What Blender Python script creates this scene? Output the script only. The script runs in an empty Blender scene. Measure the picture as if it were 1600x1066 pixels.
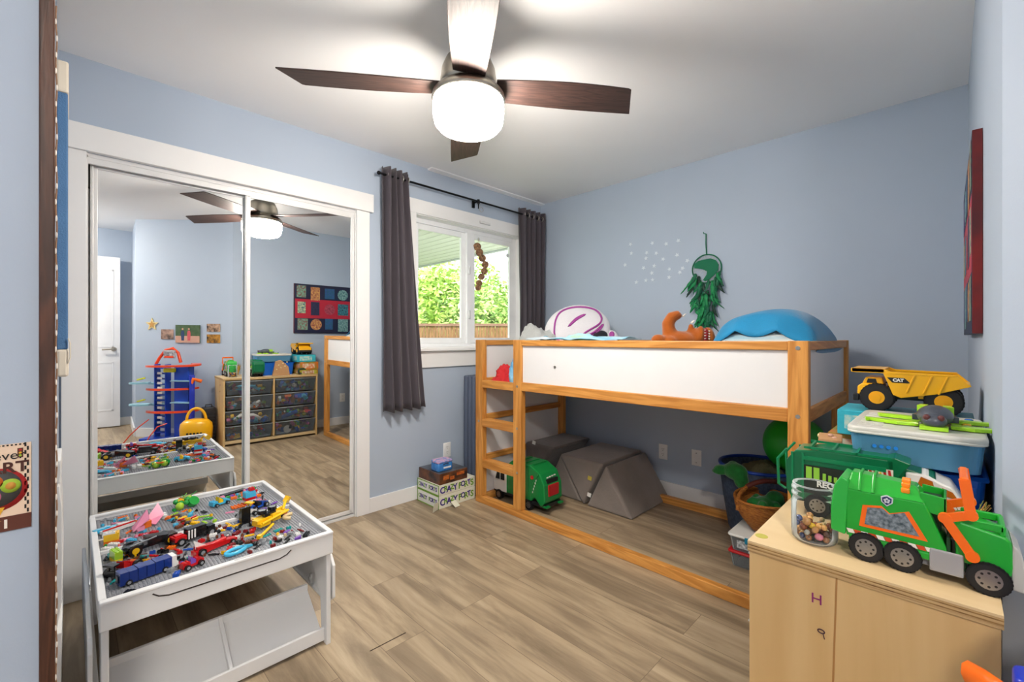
import bpy, math, random
from math import sin, cos, pi, radians as R
from mathutils import Vector, Matrix, Euler, noise
SC = bpy.context.scene
COL = SC.collection
# ------------------------------------------------------------------ camera, world, exposure
EYE = 1.21                      # eye height; the camera looks along the room's diagonal
cd = bpy.data.cameras.new('camera'); cam = bpy.data.objects.new('camera', cd); COL.objects.link(cam)
cam.location = (0, 0, EYE); cam.rotation_euler = (R(90), 0, R(-45))
cd.sensor_width = 36; cd.lens = 690/1600*36; cd.shift_y = -0.0025; cd.clip_start = .02; cd.clip_end = 300
SC.camera = cam
W = bpy.data.worlds.new('world'); SC.world = W; W.use_nodes = True
nt = W.node_tree; nt.nodes.clear()
bg = nt.nodes.new('ShaderNodeBackground'); wo = nt.nodes.new('ShaderNodeOutputWorld')
bg.inputs[0].default_value = (.96, .98, 1, 1); bg.inputs[1].default_value = 1.5
nt.links.new(bg.outputs[0], wo.inputs[0])
sl = bpy.data.lights.new('sun', 'SUN'); sl.energy = 2.2; sl.angle = R(1); sl.color = (1, .95, .86)
sun = bpy.data.objects.new('sun', sl); COL.objects.link(sun); sun.location = (-6, -6, 12)
sun.rotation_euler = (R(42), 0, R(-52))
def area(name, loc, size, power, rot, col=(1, 1, 1), sy=None):
    l = bpy.data.lights.new(name, 'AREA'); l.energy = power; l.color = col; l.size = size
    if sy: l.shape = 'RECTANGLE'; l.size_y = sy
    o = bpy.data.objects.new(name, l); COL.objects.link(o); o.location = loc; o.rotation_euler = rot
    return o
vs = SC.view_settings; vs.view_transform = 'Standard'; vs.look = 'None'; vs.gamma = 1; vs.use_curve_mapping = False
vs.exposure = 1.85
GLOBE_POWER = 36; HALL_FILL_POWER = 55
SC.cycles.max_bounces = 10; SC.cycles.diffuse_bounces = 5; SC.cycles.glossy_bounces = 5; SC.cycles.transmission_bounces = 8
SC.cycles.transparent_max_bounces = 16; SC.cycles.caustics_reflective = True; SC.cycles.blur_glossy = .3; SC.cycles.caustics_refractive = False
SC.cycles.sample_clamp_indirect = 6
# ------------------------------------------------------------------ from picture measurements to places
def at(px, py, X=None, Y=None, Z=None):
    u = (px-800)/690; k = (529-py)/976
    if X is not None: s = 2*X/(1+u)
    elif Y is not None: s = 2*Y/(1-u)
    else: s = (Z-EYE)/k
    return Vector(((1+u)*s/2, (1-u)*s/2, EYE+k*s))
# ------------------------------------------------------------------ materials
MATS = {}
def lin(c):
    if isinstance(c, str): c = [int(c[i:i+2], 16)/255 for i in (0, 2, 4)]
    return tuple((x/12.92 if x <= .04045 else ((x+.055)/1.055)**2.4) for x in c[:3]) + (1,)
def mat(name, col='cccccc', rough=.5, metal=0, emit=0, alpha=1, trans=0, var=0, vscale=8, bump=0, bscale=60, coat=0, sheen=0, ecol=None, ior=1.45, spec=None, stretch=None, col2=None):
    if name in MATS: return MATS[name]
    m = bpy.data.materials.new(name); m.use_nodes = True; MATS[name] = m
    n = m.node_tree; b = n.nodes['Principled BSDF']; I = b.inputs
    I['Base Color'].default_value = lin(col); I['Roughness'].default_value = rough; I['Metallic'].default_value = metal
    I['IOR'].default_value = ior
    if spec is not None: I['Specular IOR Level'].default_value = spec
    if alpha < 1: I['Alpha'].default_value = alpha
    if trans: I['Transmission Weight'].default_value = trans
    if coat: I['Coat Weight'].default_value = coat
    if sheen: I['Sheen Weight'].default_value = sheen; I['Sheen Roughness'].default_value = .4
    if emit: I['Emission Color'].default_value = lin(ecol or col); I['Emission Strength'].default_value = emit
    if var or bump or True:
        tc = n.nodes.new('ShaderNodeTexCoord'); mp = n.nodes.new('ShaderNodeMapping')
        n.links.new(tc.outputs['Object'], mp.inputs[0])
        if stretch: mp.inputs['Scale'].default_value = stretch
    nz = n.nodes.new('ShaderNodeTexNoise'); nz.inputs['Scale'].default_value = vscale; nz.inputs['Detail'].default_value = 5
    n.links.new(mp.outputs[0], nz.inputs[0])
    mx = n.nodes.new('ShaderNodeMix'); mx.data_type = 'RGBA'
    c = lin(col); v = var if var else .03
    if col2: mx.inputs[6].default_value = lin(col2); mx.inputs[7].default_value = c
    else:
        mx.inputs[6].default_value = tuple(min(1, x*(1-v)) for x in c[:3])+(1,)
        mx.inputs[7].default_value = tuple(min(1, x*(1+v)) for x in c[:3])+(1,)
    cr = n.nodes.new('ShaderNodeMapRange'); cr.inputs[1].default_value = .32; cr.inputs[2].default_value = .68
    n.links.new(nz.outputs[0], cr.inputs[0]); n.links.new(cr.outputs[0], mx.inputs[0]); n.links.new(mx.outputs[2], I['Base Color'])
    if bump:
        nb = n.nodes.new('ShaderNodeTexNoise'); nb.inputs['Scale'].default_value = bscale; nb.inputs['Detail'].default_value = 4
        n.links.new(mp.outputs[0], nb.inputs[0])
        bp = n.nodes.new('ShaderNodeBump'); bp.inputs['Strength'].default_value = bump; bp.inputs['Distance'].default_value = .01
        n.links.new(nb.outputs[0], bp.inputs['Height']); n.links.new(bp.outputs[0], I['Normal'])
    return m
def wood(name, light, dark, scale=1, axis=0, rough=.45, dens=14, contrast=1):
    """long-grain wood; axis = the grain's direction in object space"""
    if name in MATS: return MATS[name]
    m = bpy.data.materials.new(name); m.use_nodes = True; MATS[name] = m
    n = m.node_tree; b = n.nodes['Principled BSDF']; b.inputs['Roughness'].default_value = rough
    tc = n.nodes.new('ShaderNodeTexCoord'); mp = n.nodes.new('ShaderNodeMapping'); n.links.new(tc.outputs['Object'], mp.inputs[0])
    s = [dens*scale]*3; s[axis] = dens*scale*.09; mp.inputs['Scale'].default_value = s
    n1 = n.nodes.new('ShaderNodeTexNoise'); n1.inputs['Scale'].default_value = 1.3; n1.inputs['Detail'].default_value = 7; n1.inputs['Distortion'].default_value = .8
    n.links.new(mp.outputs[0], n1.inputs[0])
    wv = n.nodes.new('ShaderNodeMath'); wv.operation = 'SINE'
    ml = n.nodes.new('ShaderNodeMath'); ml.operation = 'MULTIPLY'; ml.inputs[1].default_value = 38
    n.links.new(n1.outputs[0], ml.inputs[0]); n.links.new(ml.outputs[0], wv.inputs[0])
    n2 = n.nodes.new('ShaderNodeTexNoise'); n2.inputs['Scale'].default_value = 5; n2.inputs['Detail'].default_value = 6
    n.links.new(mp.outputs[0], n2.inputs[0])
    ad = n.nodes.new('ShaderNodeMath'); ad.operation = 'MULTIPLY_ADD'; ad.inputs[1].default_value = .22*contrast; ad.inputs[2].default_value = 0
    n.links.new(wv.outputs[0], ad.inputs[0])
    a2 = n.nodes.new('ShaderNodeMath'); a2.operation = 'ADD'; n.links.new(ad.outputs[0], a2.inputs[0]); n.links.new(n2.outputs[0], a2.inputs[1])
    mx = n.nodes.new('ShaderNodeMix'); mx.data_type = 'RGBA'; mx.inputs[6].default_value = lin(dark); mx.inputs[7].default_value = lin(light)
    n.links.new(a2.outputs[0], mx.inputs[0]); n.links.new(mx.outputs[2], b.inputs['Base Color'])
    bp = n.nodes.new('ShaderNodeBump'); bp.inputs['Strength'].default_value = .12; bp.inputs['Distance'].default_value = .004
    n.links.new(a2.outputs[0], bp.inputs['Height']); n.links.new(bp.outputs[0], b.inputs['Normal'])
    return m
def floor_mat():
    m = bpy.data.materials.new('vinyl_planks'); m.use_nodes = True; n = m.node_tree; b = n.nodes['Principled BSDF']
    N = n.nodes.new; L = n.links.new
    tc = N('ShaderNodeTexCoord'); mp = N('ShaderNodeMapping'); L(tc.outputs['Object'], mp.inputs[0])
    mp.inputs['Rotation'].default_value = (0, 0, R(90)); mp.inputs['Location'].default_value = (.33, .05, 0)
    br = N('ShaderNodeTexBrick'); L(mp.outputs[0], br.inputs[0])
    br.inputs['Scale'].default_value = 1; br.inputs['Brick Width'].default_value = 1.22; br.inputs['Row Height'].default_value = .182
    br.inputs['Mortar Size'].default_value = .0011; br.inputs['Mortar Smooth'].default_value = .2; br.offset = .37
    br.inputs['Color1'].default_value = (.0, .0, .0, 1); br.inputs['Color2'].default_value = (1, 1, 1, 1); br.inputs['Mortar'].default_value = (0, 0, 0, 1)
    # per-plank offset of the grain
    sc = N('ShaderNodeVectorMath'); sc.operation = 'MULTIPLY_ADD'; sc.inputs[1].default_value = (7, 3, 5)
    L(br.outputs[0], sc.inputs[0]); L(tc.outputs['Object'], sc.inputs[2])
    m2 = N('ShaderNodeMapping'); m2.inputs['Scale'].default_value = (13, 1.5, 1); L(sc.outputs[0], m2.inputs[0])
    g = N('ShaderNodeTexNoise'); g.inputs['Scale'].default_value = 1; g.inputs['Detail'].default_value = 8; g.inputs['Roughness'].default_value = .62; g.inputs['Distortion'].default_value = .5
    L(m2.outputs[0], g.inputs[0])
    m3 = N('ShaderNodeMapping'); m3.inputs['Scale'].default_value = (3.2, .9, 1); L(sc.outputs[0], m3.inputs[0])
    g2 = N('ShaderNodeTexNoise'); g2.inputs['Scale'].default_value = 1; g2.inputs['Detail'].default_value = 4; L(m3.outputs[0], g2.inputs[0])
    ramp = N('ShaderNodeValToRGB'); e = ramp.color_ramp.elements
    e[0].position = .32; e[0].color = lin('7c6d57'); e[1].position = .72; e[1].color = lin('baa98f')
    x = ramp.color_ramp.elements.new(.45); x.color = lin('918069'); x = ramp.color_ramp.elements.new(.56); x.color = lin('a9977c')
    L(g.outputs[0], ramp.inputs[0])
    r2 = N('ShaderNodeMix'); r2.data_type = 'RGBA'; r2.blend_type = 'MULTIPLY'; r2.inputs[0].default_value = 1
    mr = N('ShaderNodeValToRGB'); mr.color_ramp.elements[0].position = .35; mr.color_ramp.elements[0].color = (.86, .84, .83, 1); mr.color_ramp.elements[1].position = .65; mr.color_ramp.elements[1].color = (1.06, 1.05, 1.04, 1)
    L(g2.outputs[0], mr.inputs[0]); L(ramp.outputs[0], r2.inputs[6]); L(mr.outputs[0], r2.inputs[7])
    r3 = N('ShaderNodeMix'); r3.data_type = 'RGBA'; r3.inputs[7].default_value = lin('6b5a48')
    L(br.outputs['Fac'], r3.inputs[0]); L(r2.outputs[2], r3.inputs[6]); L(r3.outputs[2], b.inputs['Base Color'])
    b.inputs['Roughness'].default_value = .42
    bp = N('ShaderNodeBump'); bp.inputs['Strength'].default_value = .15; bp.inputs['Distance'].default_value = .003
    L(g.outputs[0], bp.inputs['Height']); L(bp.outputs[0], b.inputs['Normal'])
    return m
# ------------------------------------------------------------------ mesh helpers
class MB:
    def __init__(s, T=None): s.v = []; s.f = []; s.m = []; s.sm = []; s.T = T or Matrix()
    def add(s, vs, fs, m=0, smooth=False):
        o = len(s.v); s.v += [tuple(s.T @ Vector(p)) for p in vs]
        for f in fs: s.f.append(tuple(i+o for i in f)); s.m.append(m); s.sm.append(smooth)
        return s
    def box(s, c, d, m=0, R_=None, taper=None):
        x, y, z = [q/2 for q in d]; tx = ty = 1
        if taper: tx, ty = taper
        P = [(-x,-y,-z),(x,-y,-z),(x,y,-z),(-x,y,-z),(-x*tx,-y*ty,z),(x*tx,-y*ty,z),(x*tx,y*ty,z),(-x*tx,y*ty,z)]
        M = Euler(R_).to_matrix() if R_ else None
        P = [((M @ Vector(p)) if M else Vector(p)) + Vector(c) for p in P]
        return s.add(P, [(0,3,2,1),(4,5,6,7),(0,1,5,4),(1,2,6,5),(2,3,7,6),(3,0,4,7)], m)
    def bx(s, a, b, m=0):
        return s.box([(a[i]+b[i])/2 for i in range(3)], [abs(b[i]-a[i]) for i in range(3)], m)
    def rbox(s, c, d, r=.01, m=0, n=4, R_=None):
        """box with rounded vertical edges and a small rounded top and bottom edge"""
        x, y, z = [q/2 for q in d]; r = min(r, x*.99, y*.99); rr = min(r*.5, z*.6); P = []
        M = Euler(R_).to_matrix() if R_ else Matrix.Identity(3)
        rows = [(-z, rr), (-z+rr*.3, rr*.3), (-z+rr, 0), (z-rr, 0), (z-rr*.3, rr*.3), (z, rr)]
        k = 4*(n+1)
        for zz, ins in rows:
            for q, (sx, sy) in enumerate(((1, 1), (-1, 1), (-1, -1), (1, -1))):
                for i in range(n+1):
                    a = pi/2*q+pi/2*i/n; rd = max(r-ins, 1e-4)
                    P.append(M @ Vector((sx*(x-r)+rd*cos(a), sy*(y-r)+rd*sin(a), zz))+Vector(c))
        F = [tuple(range(k))[::-1], tuple(range(5*k, 6*k))]
        s.add(P, F, m, False); s.v = s.v[:-len(P)]; 
        o = len(s.v); s.f = s.f[:-2]; s.m = s.m[:-2]; s.sm = s.sm[:-2]
        G = [F[0], F[1]]
        G += [(j*k+i, j*k+(i+1) % k, (j+1)*k+(i+1) % k, (j+1)*k+i) for j in range(5) for i in range(k)]
        s.add(P, G, m, True)
        s.sm[-len(G)] = False; s.sm[-len(G)+1] = False
        return s
    def cyl(s, a, b, r, r2=None, n=16, m=0, cap=True, smooth=True):
        a = Vector(a); b = Vector(b); r2 = r if r2 is None else r2; d = (b-a).normalized()
        q = d.to_track_quat('Z', 'Y').to_matrix(); P = []
        for c, rr in ((a, r), (b, r2)):
            for i in range(n):
                t = 2*pi*i/n; P.append(c + q @ Vector((rr*cos(t), rr*sin(t), 0)))
        s.add(P, [(i, (i+1) % n, n+(i+1) % n, n+i) for i in range(n)], m, smooth)
        if cap:
            s.add(P[:n], [tuple(range(n))[::-1]], m); s.add(P[n:], [tuple(range(n))], m)
        return s
    def tube(s, pts, r, n=8, m=0, closed=False, flat=None):
        pts = [Vector(p) for p in pts]; N = len(pts); P = []; up = Vector((0, 0, 1)); prev = None
        for i, p in enumerate(pts):
            a = pts[(i-1) % N] if (closed or i > 0) else p; b = pts[(i+1) % N] if (closed or i < N-1) else p
            d = (b-a).normalized()
            if prev is None: x = d.cross(up) if abs(d.z) < .95 else d.cross(Vector((1, 0, 0)))
            else: x = prev - d*prev.dot(d)
            x.normalize(); prev = x; y = d.cross(x)
            rr = r[i] if isinstance(r, (list, tuple)) else r
            for k in range(n):
                t = 2*pi*k/n; P.append(p + x*cos(t)*rr + y*sin(t)*rr*(flat or 1))
        F = [(i*n+k, i*n+(k+1) % n, ((i+1) % N)*n+(k+1) % n, ((i+1) % N)*n+k) for i in range(N if closed else N-1) for k in range(n)]
        s.add(P, F, m, True)
        if not closed: s.add(P[:n], [tuple(range(n))[::-1]], m); s.add(P[-n:], [tuple(range(n))], m)
        return s
    def lathe(s, prof, n=24, m=0, c=(0, 0, 0), sx=1, sy=1, cap=True):
        P = []; c = Vector(c)
        for r, z in prof:
            for i in range(n):
                t = 2*pi*i/n; P.append(c+Vector((r*cos(t)*sx, r*sin(t)*sy, z)))
        F = [(j*n+i, j*n+(i+1) % n, (j+1)*n+(i+1) % n, (j+1)*n+i) for j in range(len(prof)-1) for i in range(n)]
        if cap:
            if prof[0][0] > 1e-5: F.append(tuple(range(n))[::-1])
            if prof[-1][0] > 1e-5: F.append(tuple(range((len(prof)-1)*n, len(prof)*n)))
        return s.add(P, F, m, True)
    def ell(s, c, r, m=0, nu=16, nv=10, R_=None):
        M = Euler(R_).to_matrix() if R_ else Matrix.Identity(3); P = []; c = Vector(c)
        if not isinstance(r, (list, tuple)): r = (r, r, r)
        for j in range(1, nv):
            ph = pi*j/nv
            for i in range(nu):
                t = 2*pi*i/nu; P.append(c+M @ Vector((r[0]*sin(ph)*cos(t), r[1]*sin(ph)*sin(t), r[2]*cos(ph))))
        F = [(j*nu+i, (j+1)*nu+i, (j+1)*nu+(i+1) % nu, j*nu+(i+1) % nu) for j in range(nv-2) for i in range(nu)]
        P.append(c+M @ Vector((0, 0, r[2]))); P.append(c+M @ Vector((0, 0, -r[2]))); a = len(P)-2
        F += [(a, i, (i+1) % nu) for i in range(nu)] + [(a+1, (nv-2)*nu+(i+1) % nu, (nv-2)*nu+i) for i in range(nu)]
        return s.add(P, F, m, True)
    def prism(s, poly, h0, h1, plane='xy', m=0, smooth=False):
        """poly in the named plane, extruded along the third axis from h0 to h1"""
        def P3(p, h): return {'xy': (p[0], p[1], h), 'xz': (p[0], h, p[1]), 'yz': (h, p[0], p[1])}[plane]
        n = len(poly); P = [P3(p, h0) for p in poly] + [P3(p, h1) for p in poly]
        F = [tuple(range(n))[::-1], tuple(range(n, 2*n))] + [(i, (i+1) % n, n+(i+1) % n, n+i) for i in range(n)]
        return s.add(P, F, m, smooth)
    def grid(s, fn, nu, nv, m=0, smooth=True):
        P = [fn(i/nu, j/nv) for j in range(nv+1) for i in range(nu+1)]; w = nu+1
        return s.add(P, [(j*w+i, j*w+i+1, (j+1)*w+i+1, (j+1)*w+i) for j in range(nv) for i in range(nu)], m, smooth)
    def mesh(s, name, mats):
        me = bpy.data.meshes.new(name); me.from_pydata(s.v, [], s.f)
        for q in mats: me.materials.append(q)
        me.polygons.foreach_set('material_index', s.m); me.polygons.foreach_set('use_smooth', s.sm); me.update()
        import bmesh
        b = bmesh.new(); b.from_mesh(me); bmesh.ops.recalc_face_normals(b, faces=b.faces); b.to_mesh(me); b.free()
        return me
    def build(s, name, mats, parent=None, loc=None, bevel=0, seg=2, solid=0, sub=0, remesh=0, rot=None):
        if not isinstance(mats, (list, tuple)): mats = [mats]
        o = bpy.data.objects.new(name, s.mesh(name, mats)); COL.objects.link(o)
        if parent: o.parent = parent
        if loc is not None: o.location = loc
        if rot is not None: o.rotation_euler = rot
        if solid:
            q = o.modifiers.new('solid', 'SOLIDIFY'); q.thickness = solid; q.offset = 0
        if bevel:
            q = o.modifiers.new('bevel', 'BEVEL'); q.width = bevel; q.segments = seg; q.limit_method = 'ANGLE'; q.angle_limit = R(35)
        if remesh:
            q = o.modifiers.new('remesh', 'REMESH'); q.mode = 'VOXEL'; q.voxel_size = remesh; q.use_smooth_shade = True
            q = o.modifiers.new('smooth', 'SMOOTH'); q.iterations = 5; q.factor = .5
        if sub:
            q = o.modifiers.new('sub', 'SUBSURF'); q.levels = sub; q.render_levels = sub
        return o
def tag(o, label=None, cat=None, group=None, kind=None):
    if label: o['label'] = label
    if cat: o['category'] = cat
    if group: o['group'] = group
    if kind: o['kind'] = kind
    return o
def E(name, loc, label, cat, group=None, rz=0, rot=None):
    o = bpy.data.objects.new(name, None); COL.objects.link(o); o.empty_display_size = .05; o.location = loc
    o.rotation_euler = rot or (0, 0, rz); return tag(o, label, cat, group)
def struct(mb, name, m, **k):
    o = mb.build(name, m, **k); o['kind'] = 'structure'; return o
def copy_tree(o, parent=None, kids=None):
    c = o.copy(); COL.objects.link(c)
    if parent: c.parent = parent
    for ch in [q for q in bpy.data.objects if q.parent == o]: copy_tree(ch, c)
    return c
def text(name, body, size, m, parent, loc, rot, ext=.0006, align='CENTER', sx=1, bold=0, shear=0):
    c = bpy.data.curves.new(name, 'FONT'); c.body = body; c.size = size; c.extrude = ext; c.align_x = align; c.align_y = 'CENTER'; c.offset = bold; c.shear = shear
    t = bpy.data.objects.new(name, c); COL.objects.link(t)
    dg = bpy.context.evaluated_depsgraph_get(); me = bpy.data.meshes.new_from_object(t.evaluated_get(dg)); me.name = name
    bpy.data.objects.remove(t)
    me.materials.clear(); me.materials.append(m)
    o = bpy.data.objects.new(name, me); COL.objects.link(o); o.parent = parent; o.location = loc; o.rotation_euler = rot; o.scale = (sx, 1, 1)
    return o
def fbm(p, s=1, seed=0): return noise.noise(Vector(p)*s+Vector((seed*7.3, seed*3.1, seed*1.7)))
# ------------------------------------------------------------------ the room shell
BX = 3.27; WY = 2.87; CZ = 2.52
wallm = mat('blue_grey_wall_paint', 'abb8c9', .62, bump=.03, bscale=220, var=.015, vscale=2)
ceilm = mat('white_ceiling_paint', 'f2f2f3', .75, var=.012, vscale=1.5, bump=.03, bscale=180)
trimm = mat('white_trim_paint', 'e6e6e6', .35, var=.01)
struct(MB().bx((-1.6, -2.2, -.05), (BX+.1, WY+.05, 0)), 'floor', floor_mat())
struct(MB().bx((-1.6, -2.2, CZ), (BX+.12, WY+.13, CZ+.12)), 'ceiling', ceilm)
w = MB(); CX0, CX1, CT = .053, 1.372, 2.082; WX0, WX1, WZ0, WZ1 = 1.84, 3.0, 1.135, 2.155
y0, y1 = WY, WY+.12
w.bx((-.15, y0, 0), (CX0, y1, CZ)); w.bx((CX0, y0, CT), (CX1, y1, CZ)); w.bx((CX1, y0, 0), (WX0, y1, CZ))
w.bx((WX0, y0, 0), (WX1, y1, WZ0)); w.bx((WX0, y0, WZ1), (WX1, y1, CZ)); w.bx((WX1, y0, 0), (BX+.12, y1, CZ))
struct(w, 'wall_north', wallm)
struct(MB().bx((CX0-.02, WY+.12, 0), (CX1+.02, WY+.16, CT+.05)), 'wall_closet', trimm)
struct(MB().bx((BX, -.2, 0), (BX+.12, WY, CZ)), 'wall_east', wallm)
w = MB(); w.prism([(1.30, -.068), (BX, -.053), (BX, -.2), (1.30, -.2)], 0, CZ); struct(w, 'wall_south', wallm)
w = MB(); w.prism([(1.30, -.068), (1.30, -.2), (.62, -.88), (.5, -.868)], 0, CZ); struct(w, 'wall_diagonal', wallm)
w = MB(); w.prism([(.5, -.868), (.62, -.88), (.62, -1.78), (.53, -1.78)], 0, CZ); struct(w, 'wall_alcove', wallm)
struct(MB().bx((-1.4, -1.9, 0), (.65, -1.78, CZ)), 'wall_hall', wallm)
struct(MB().bx((-1.5, -1.9, 0), (-1.38, 1.3, CZ)), 'wall_passage', wallm)
struct(MB().bx((-1.5, 1.2, 0), (-.0412, 1.32, CZ)), 'wall_end', wallm)
struct(MB().bx((-.15, 1.32, 0), (-.037, WY, CZ)), 'wall_west', wallm)
# baseboards
def bb(name, a, b, t=.015, h=.101):
    a = Vector((*a, 0)); b = Vector((*b, 0)); d = (b-a).normalized(); nrm = Vector((d.y, -d.x, 0))
    P = [a, b, b+nrm*t, a+nrm*t]
    mbx = MB(); mbx.prism([(p.x, p.y) for p in P], 0, h); return struct(mbx, name, trimm, bevel=.002)
bb('baseboard_north', (CX1+.092, WY), (BX-.016, WY)); bb('baseboard_east', (BX, WY-.0), (BX, -.05))
bb('baseboard_south', (3.255, -.053), (2.10, -.0622)); bb('baseboard_diagonal', (1.30, -.07), (.51, -.86))
bb('baseboard_hall', (.52, -1.78), (-1.3, -1.78)); bb('baseboard_west', (-.037, 1.33), (-.037, 2.85))
bb('baseboard_alcove', (.5, -.875), (.53, -1.77))
# closet casing and header
t = MB(); t.bx((CX1, WY-.015, 0), (CX1+.092, WY, 2.082)); struct(t, 'trim_1', trimm, bevel=.002)
t = MB(); t.bx((-.03, WY-.015, 0), (CX0, WY, 2.082)); struct(t, 'trim_2', trimm, bevel=.002)
t = MB(); t.bx((-.033, WY-.03, 2.082), (CX1+.115, WY, 2.205)); struct(t, 'trim_3', trimm, bevel=.003)
# drywall seam bead along the window wall's ceiling
t = MB(); t.prism([(WY, CZ), (WY-.055, CZ), (WY-.05, CZ-.006), (WY-.004, CZ-.012), (WY, CZ-.012)], 1.95, BX, 'yz'); struct(t, 'trim_4', ceilm)
# mirror closet doors
mirror = mat('mirror_glass', 'f2f4f4', .0, 1, var=.001); frm = mat('white_door_frame_metal', 'dfdfdf', .3, .1)
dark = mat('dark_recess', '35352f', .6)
TILT = R(.52); YAW = R(-.25)
def mdoor(name, x0, x1, y, pitch, yaw):
    e = bpy.data.objects.new(name, None); COL.objects.link(e); e.location = ((x0+x1)/2, y, .022); e.rotation_euler = (pitch, 0, yaw); e['kind'] = 'structure'
    hw = (x1-x0)/2; H = CT-.022-.035
    MB().bx((-hw+.018, -.004, .02), (hw-.018, .004, H-.02)).build('mirror_panel', mirror, e)
    for sx, nm in ((-1, 'stile'), (1, 'stile')):
        g = MB(); g.bx((sx*hw-(.026 if sx > 0 else 0), -.009, 0), (sx*hw+(0 if sx > 0 else .026), .012, H)); g.bx((sx*(hw-.008)-.004, -.013, 0), (sx*(hw-.008)+.004, -.008, H)); g.build(nm, frm, e, bevel=.002)
    MB().bx((-hw, -.009, 0), (hw, .012, .022)).build('bottom_rail', frm, e, bevel=.001)
    MB().bx((-hw, -.009, H-.022), (hw, .012, H)).build('top_rail', frm, e, bevel=.001)
    return e
mdoor('door_1', .067, .752, WY+.068, TILT, YAW)
mdoor('door_2', .712, 1.365, WY+.034, TILT, YAW)
t = MB(); t.bx((CX0, WY+.004, CT-.048), (CX1, WY+.018, CT)); t.bx((CX0, WY+.0, CT-.02), (CX1, WY+.006, CT-.012)); t.bx((CX0, WY+.018, CT-.01), (CX1, WY+.1, CT)); struct(t, 'trim_5', frm)
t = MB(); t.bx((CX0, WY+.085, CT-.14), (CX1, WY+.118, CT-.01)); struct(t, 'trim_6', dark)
t = MB(); t.bx((CX0, WY+.012, 0), (CX1, WY+.105, .012)); t.bx((CX0, WY+.05, .012), (CX1, WY+.054, .018)); struct(t, 'trim_7', frm)
t = MB(); t.bx((CX1-.006, WY, 0), (CX1, WY+.11, CT)); t.bx((CX0, WY, 0), (CX0+.006, WY+.11, CT)); struct(t, 'trim_8', frm)
# the panel door at the end of the passage, seen in the mirror
e = bpy.data.objects.new('door_3', None); COL.objects.link(e); e.location = (-.02, -1.70, .012); e.rotation_euler = (0, 0, R(3)); e['kind'] = 'structure'
doorm = mat('white_door_paint', 'e4e5e8', .35)
g = MB(); DW = .43; DH = 2.14
g.bx((-DW, -.02, 0), (DW, .02, DH))
for sx in (-1, 1):
    for z0_, z1_ in ((.2, .82), (1.0, DH-.16)):
        for q in (-1, 1):
            cx = sx*DW*.5; hw = DW*.36
            g.bx((cx-hw, q*.024-.004, z0_), (cx-hw+.02, q*.024, z1_)); g.bx((cx+hw-.02, q*.024-.004, z0_), (cx+hw, q*.024, z1_))
            g.bx((cx-hw, q*.024-.004, z0_), (cx+hw, q*.024, z0_+.02)); g.bx((cx-hw, q*.024-.004, z1_-.02), (cx+hw, q*.024, z1_))
g.build('door_leaf', doorm, e, bevel=.003)
chrome = mat('brushed_nickel', 'b9b4aa', .28, 1)
g = MB(); g.cyl((DW-.06, .018, .98), (DW-.06, .028, .98), .028); g.cyl((DW-.06, .025, .98), (DW-.06, .07, .98), .009); g.tube([(DW-.06, .065, .98), (DW-.1, .07, .98), (DW-.17, .066, .977)], .009); g.build('door_handle', chrome, e)
# ------------------------------------------------------------------ window
win = bpy.data.objects.new('window_1', None); COL.objects.link(win); win.location = (WX0, WY, WZ0); win['kind'] = 'structure'
vin = mat('white_vinyl', 'eceef0', .25)
ww = WX1-WX0; wh = WZ1-WZ0
g = MB(); FY = .075
for a, b in (((0, FY, 0), (.05, FY+.05, wh)), ((ww-.05, FY, 0), (ww, FY+.05, wh)), ((.05, FY, wh-.04), (ww-.05, FY+.05, wh)), ((.05, FY, 0), (ww-.05, FY+.05, .035))): g.bx(a, b)
g.bx((ww*.5-.022, FY-.004, .03), (ww*.5+.022, FY+.055, wh-.035)); g.build('window_frame', vin, win, bevel=.003)
mx_ = .50*ww
def sash(name, x0, x1, y):
    g = MB(); z0 = .035; z1 = wh-.04; b = .045
    for a, c in (((x0, y, z0), (x0+b, y+.025, z1)), ((x1-b, y, z0), (x1, y+.025, z1)), ((x0+b, y, z1-b), (x1-b, y+.025, z1)), ((x0+b, y, z0), (x1-b, y+.025, z0+b))): g.bx(a, c)
    s_ = g.build(name, vin, win, bevel=.003); return s_
gl = bpy.data.materials.new('window_glass'); gl.use_nodes = True; n_ = gl.node_tree; n_.nodes.clear()
o_ = n_.nodes.new('ShaderNodeOutputMaterial'); a_ = n_.nodes.new('ShaderNodeBsdfTransparent'); b_ = n_.nodes.new('ShaderNodeBsdfGlossy'); c_ = n_.nodes.new('ShaderNodeMixShader')
a_.inputs[0].default_value = (.96, .98, .97, 1); b_.inputs['Roughness'].default_value = .02; c_.inputs[0].default_value = .05
n_.links.new(a_.outputs[0], c_.inputs[1]); n_.links.new(b_.outputs[0], c_.inputs[2]); n_.links.new(c_.outputs[0], o_.inputs[0])
s1 = sash('window_sash', .045, mx_-.02, FY+.022); s2 = sash('window_sash', mx_+.02, ww-.045, FY-.002)
MB().bx((.085, FY+.032, .075), (mx_-.06, FY+.042, wh-.07)).build('window_pane', gl, s1)
MB().bx((mx_+.06, FY+.008, .075), (ww-.085, FY+.012, wh-.07)).build('window_pane', gl, s2)
g = MB()
for z in (.28, .66): g.rbox((mx_-.002, FY-.01, z), (.02, .02, .07), .008)
g.build('window_latch', mat('latch_white', 'c9cbcc', .3), win)
g = MB()   # jamb lining
for a, b in (((-.002, -.002, -.002), (.006, FY, wh)), ((ww-.006, -.002, 0), (ww+.002, FY, wh)), ((.006, -.002, wh-.006), (ww-.006, FY, wh+.002)), ((.006, -.001, -.002), (ww-.006, FY, .008))): g.bx(a, b)
g.build('window_jamb', trimm, win)
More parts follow.
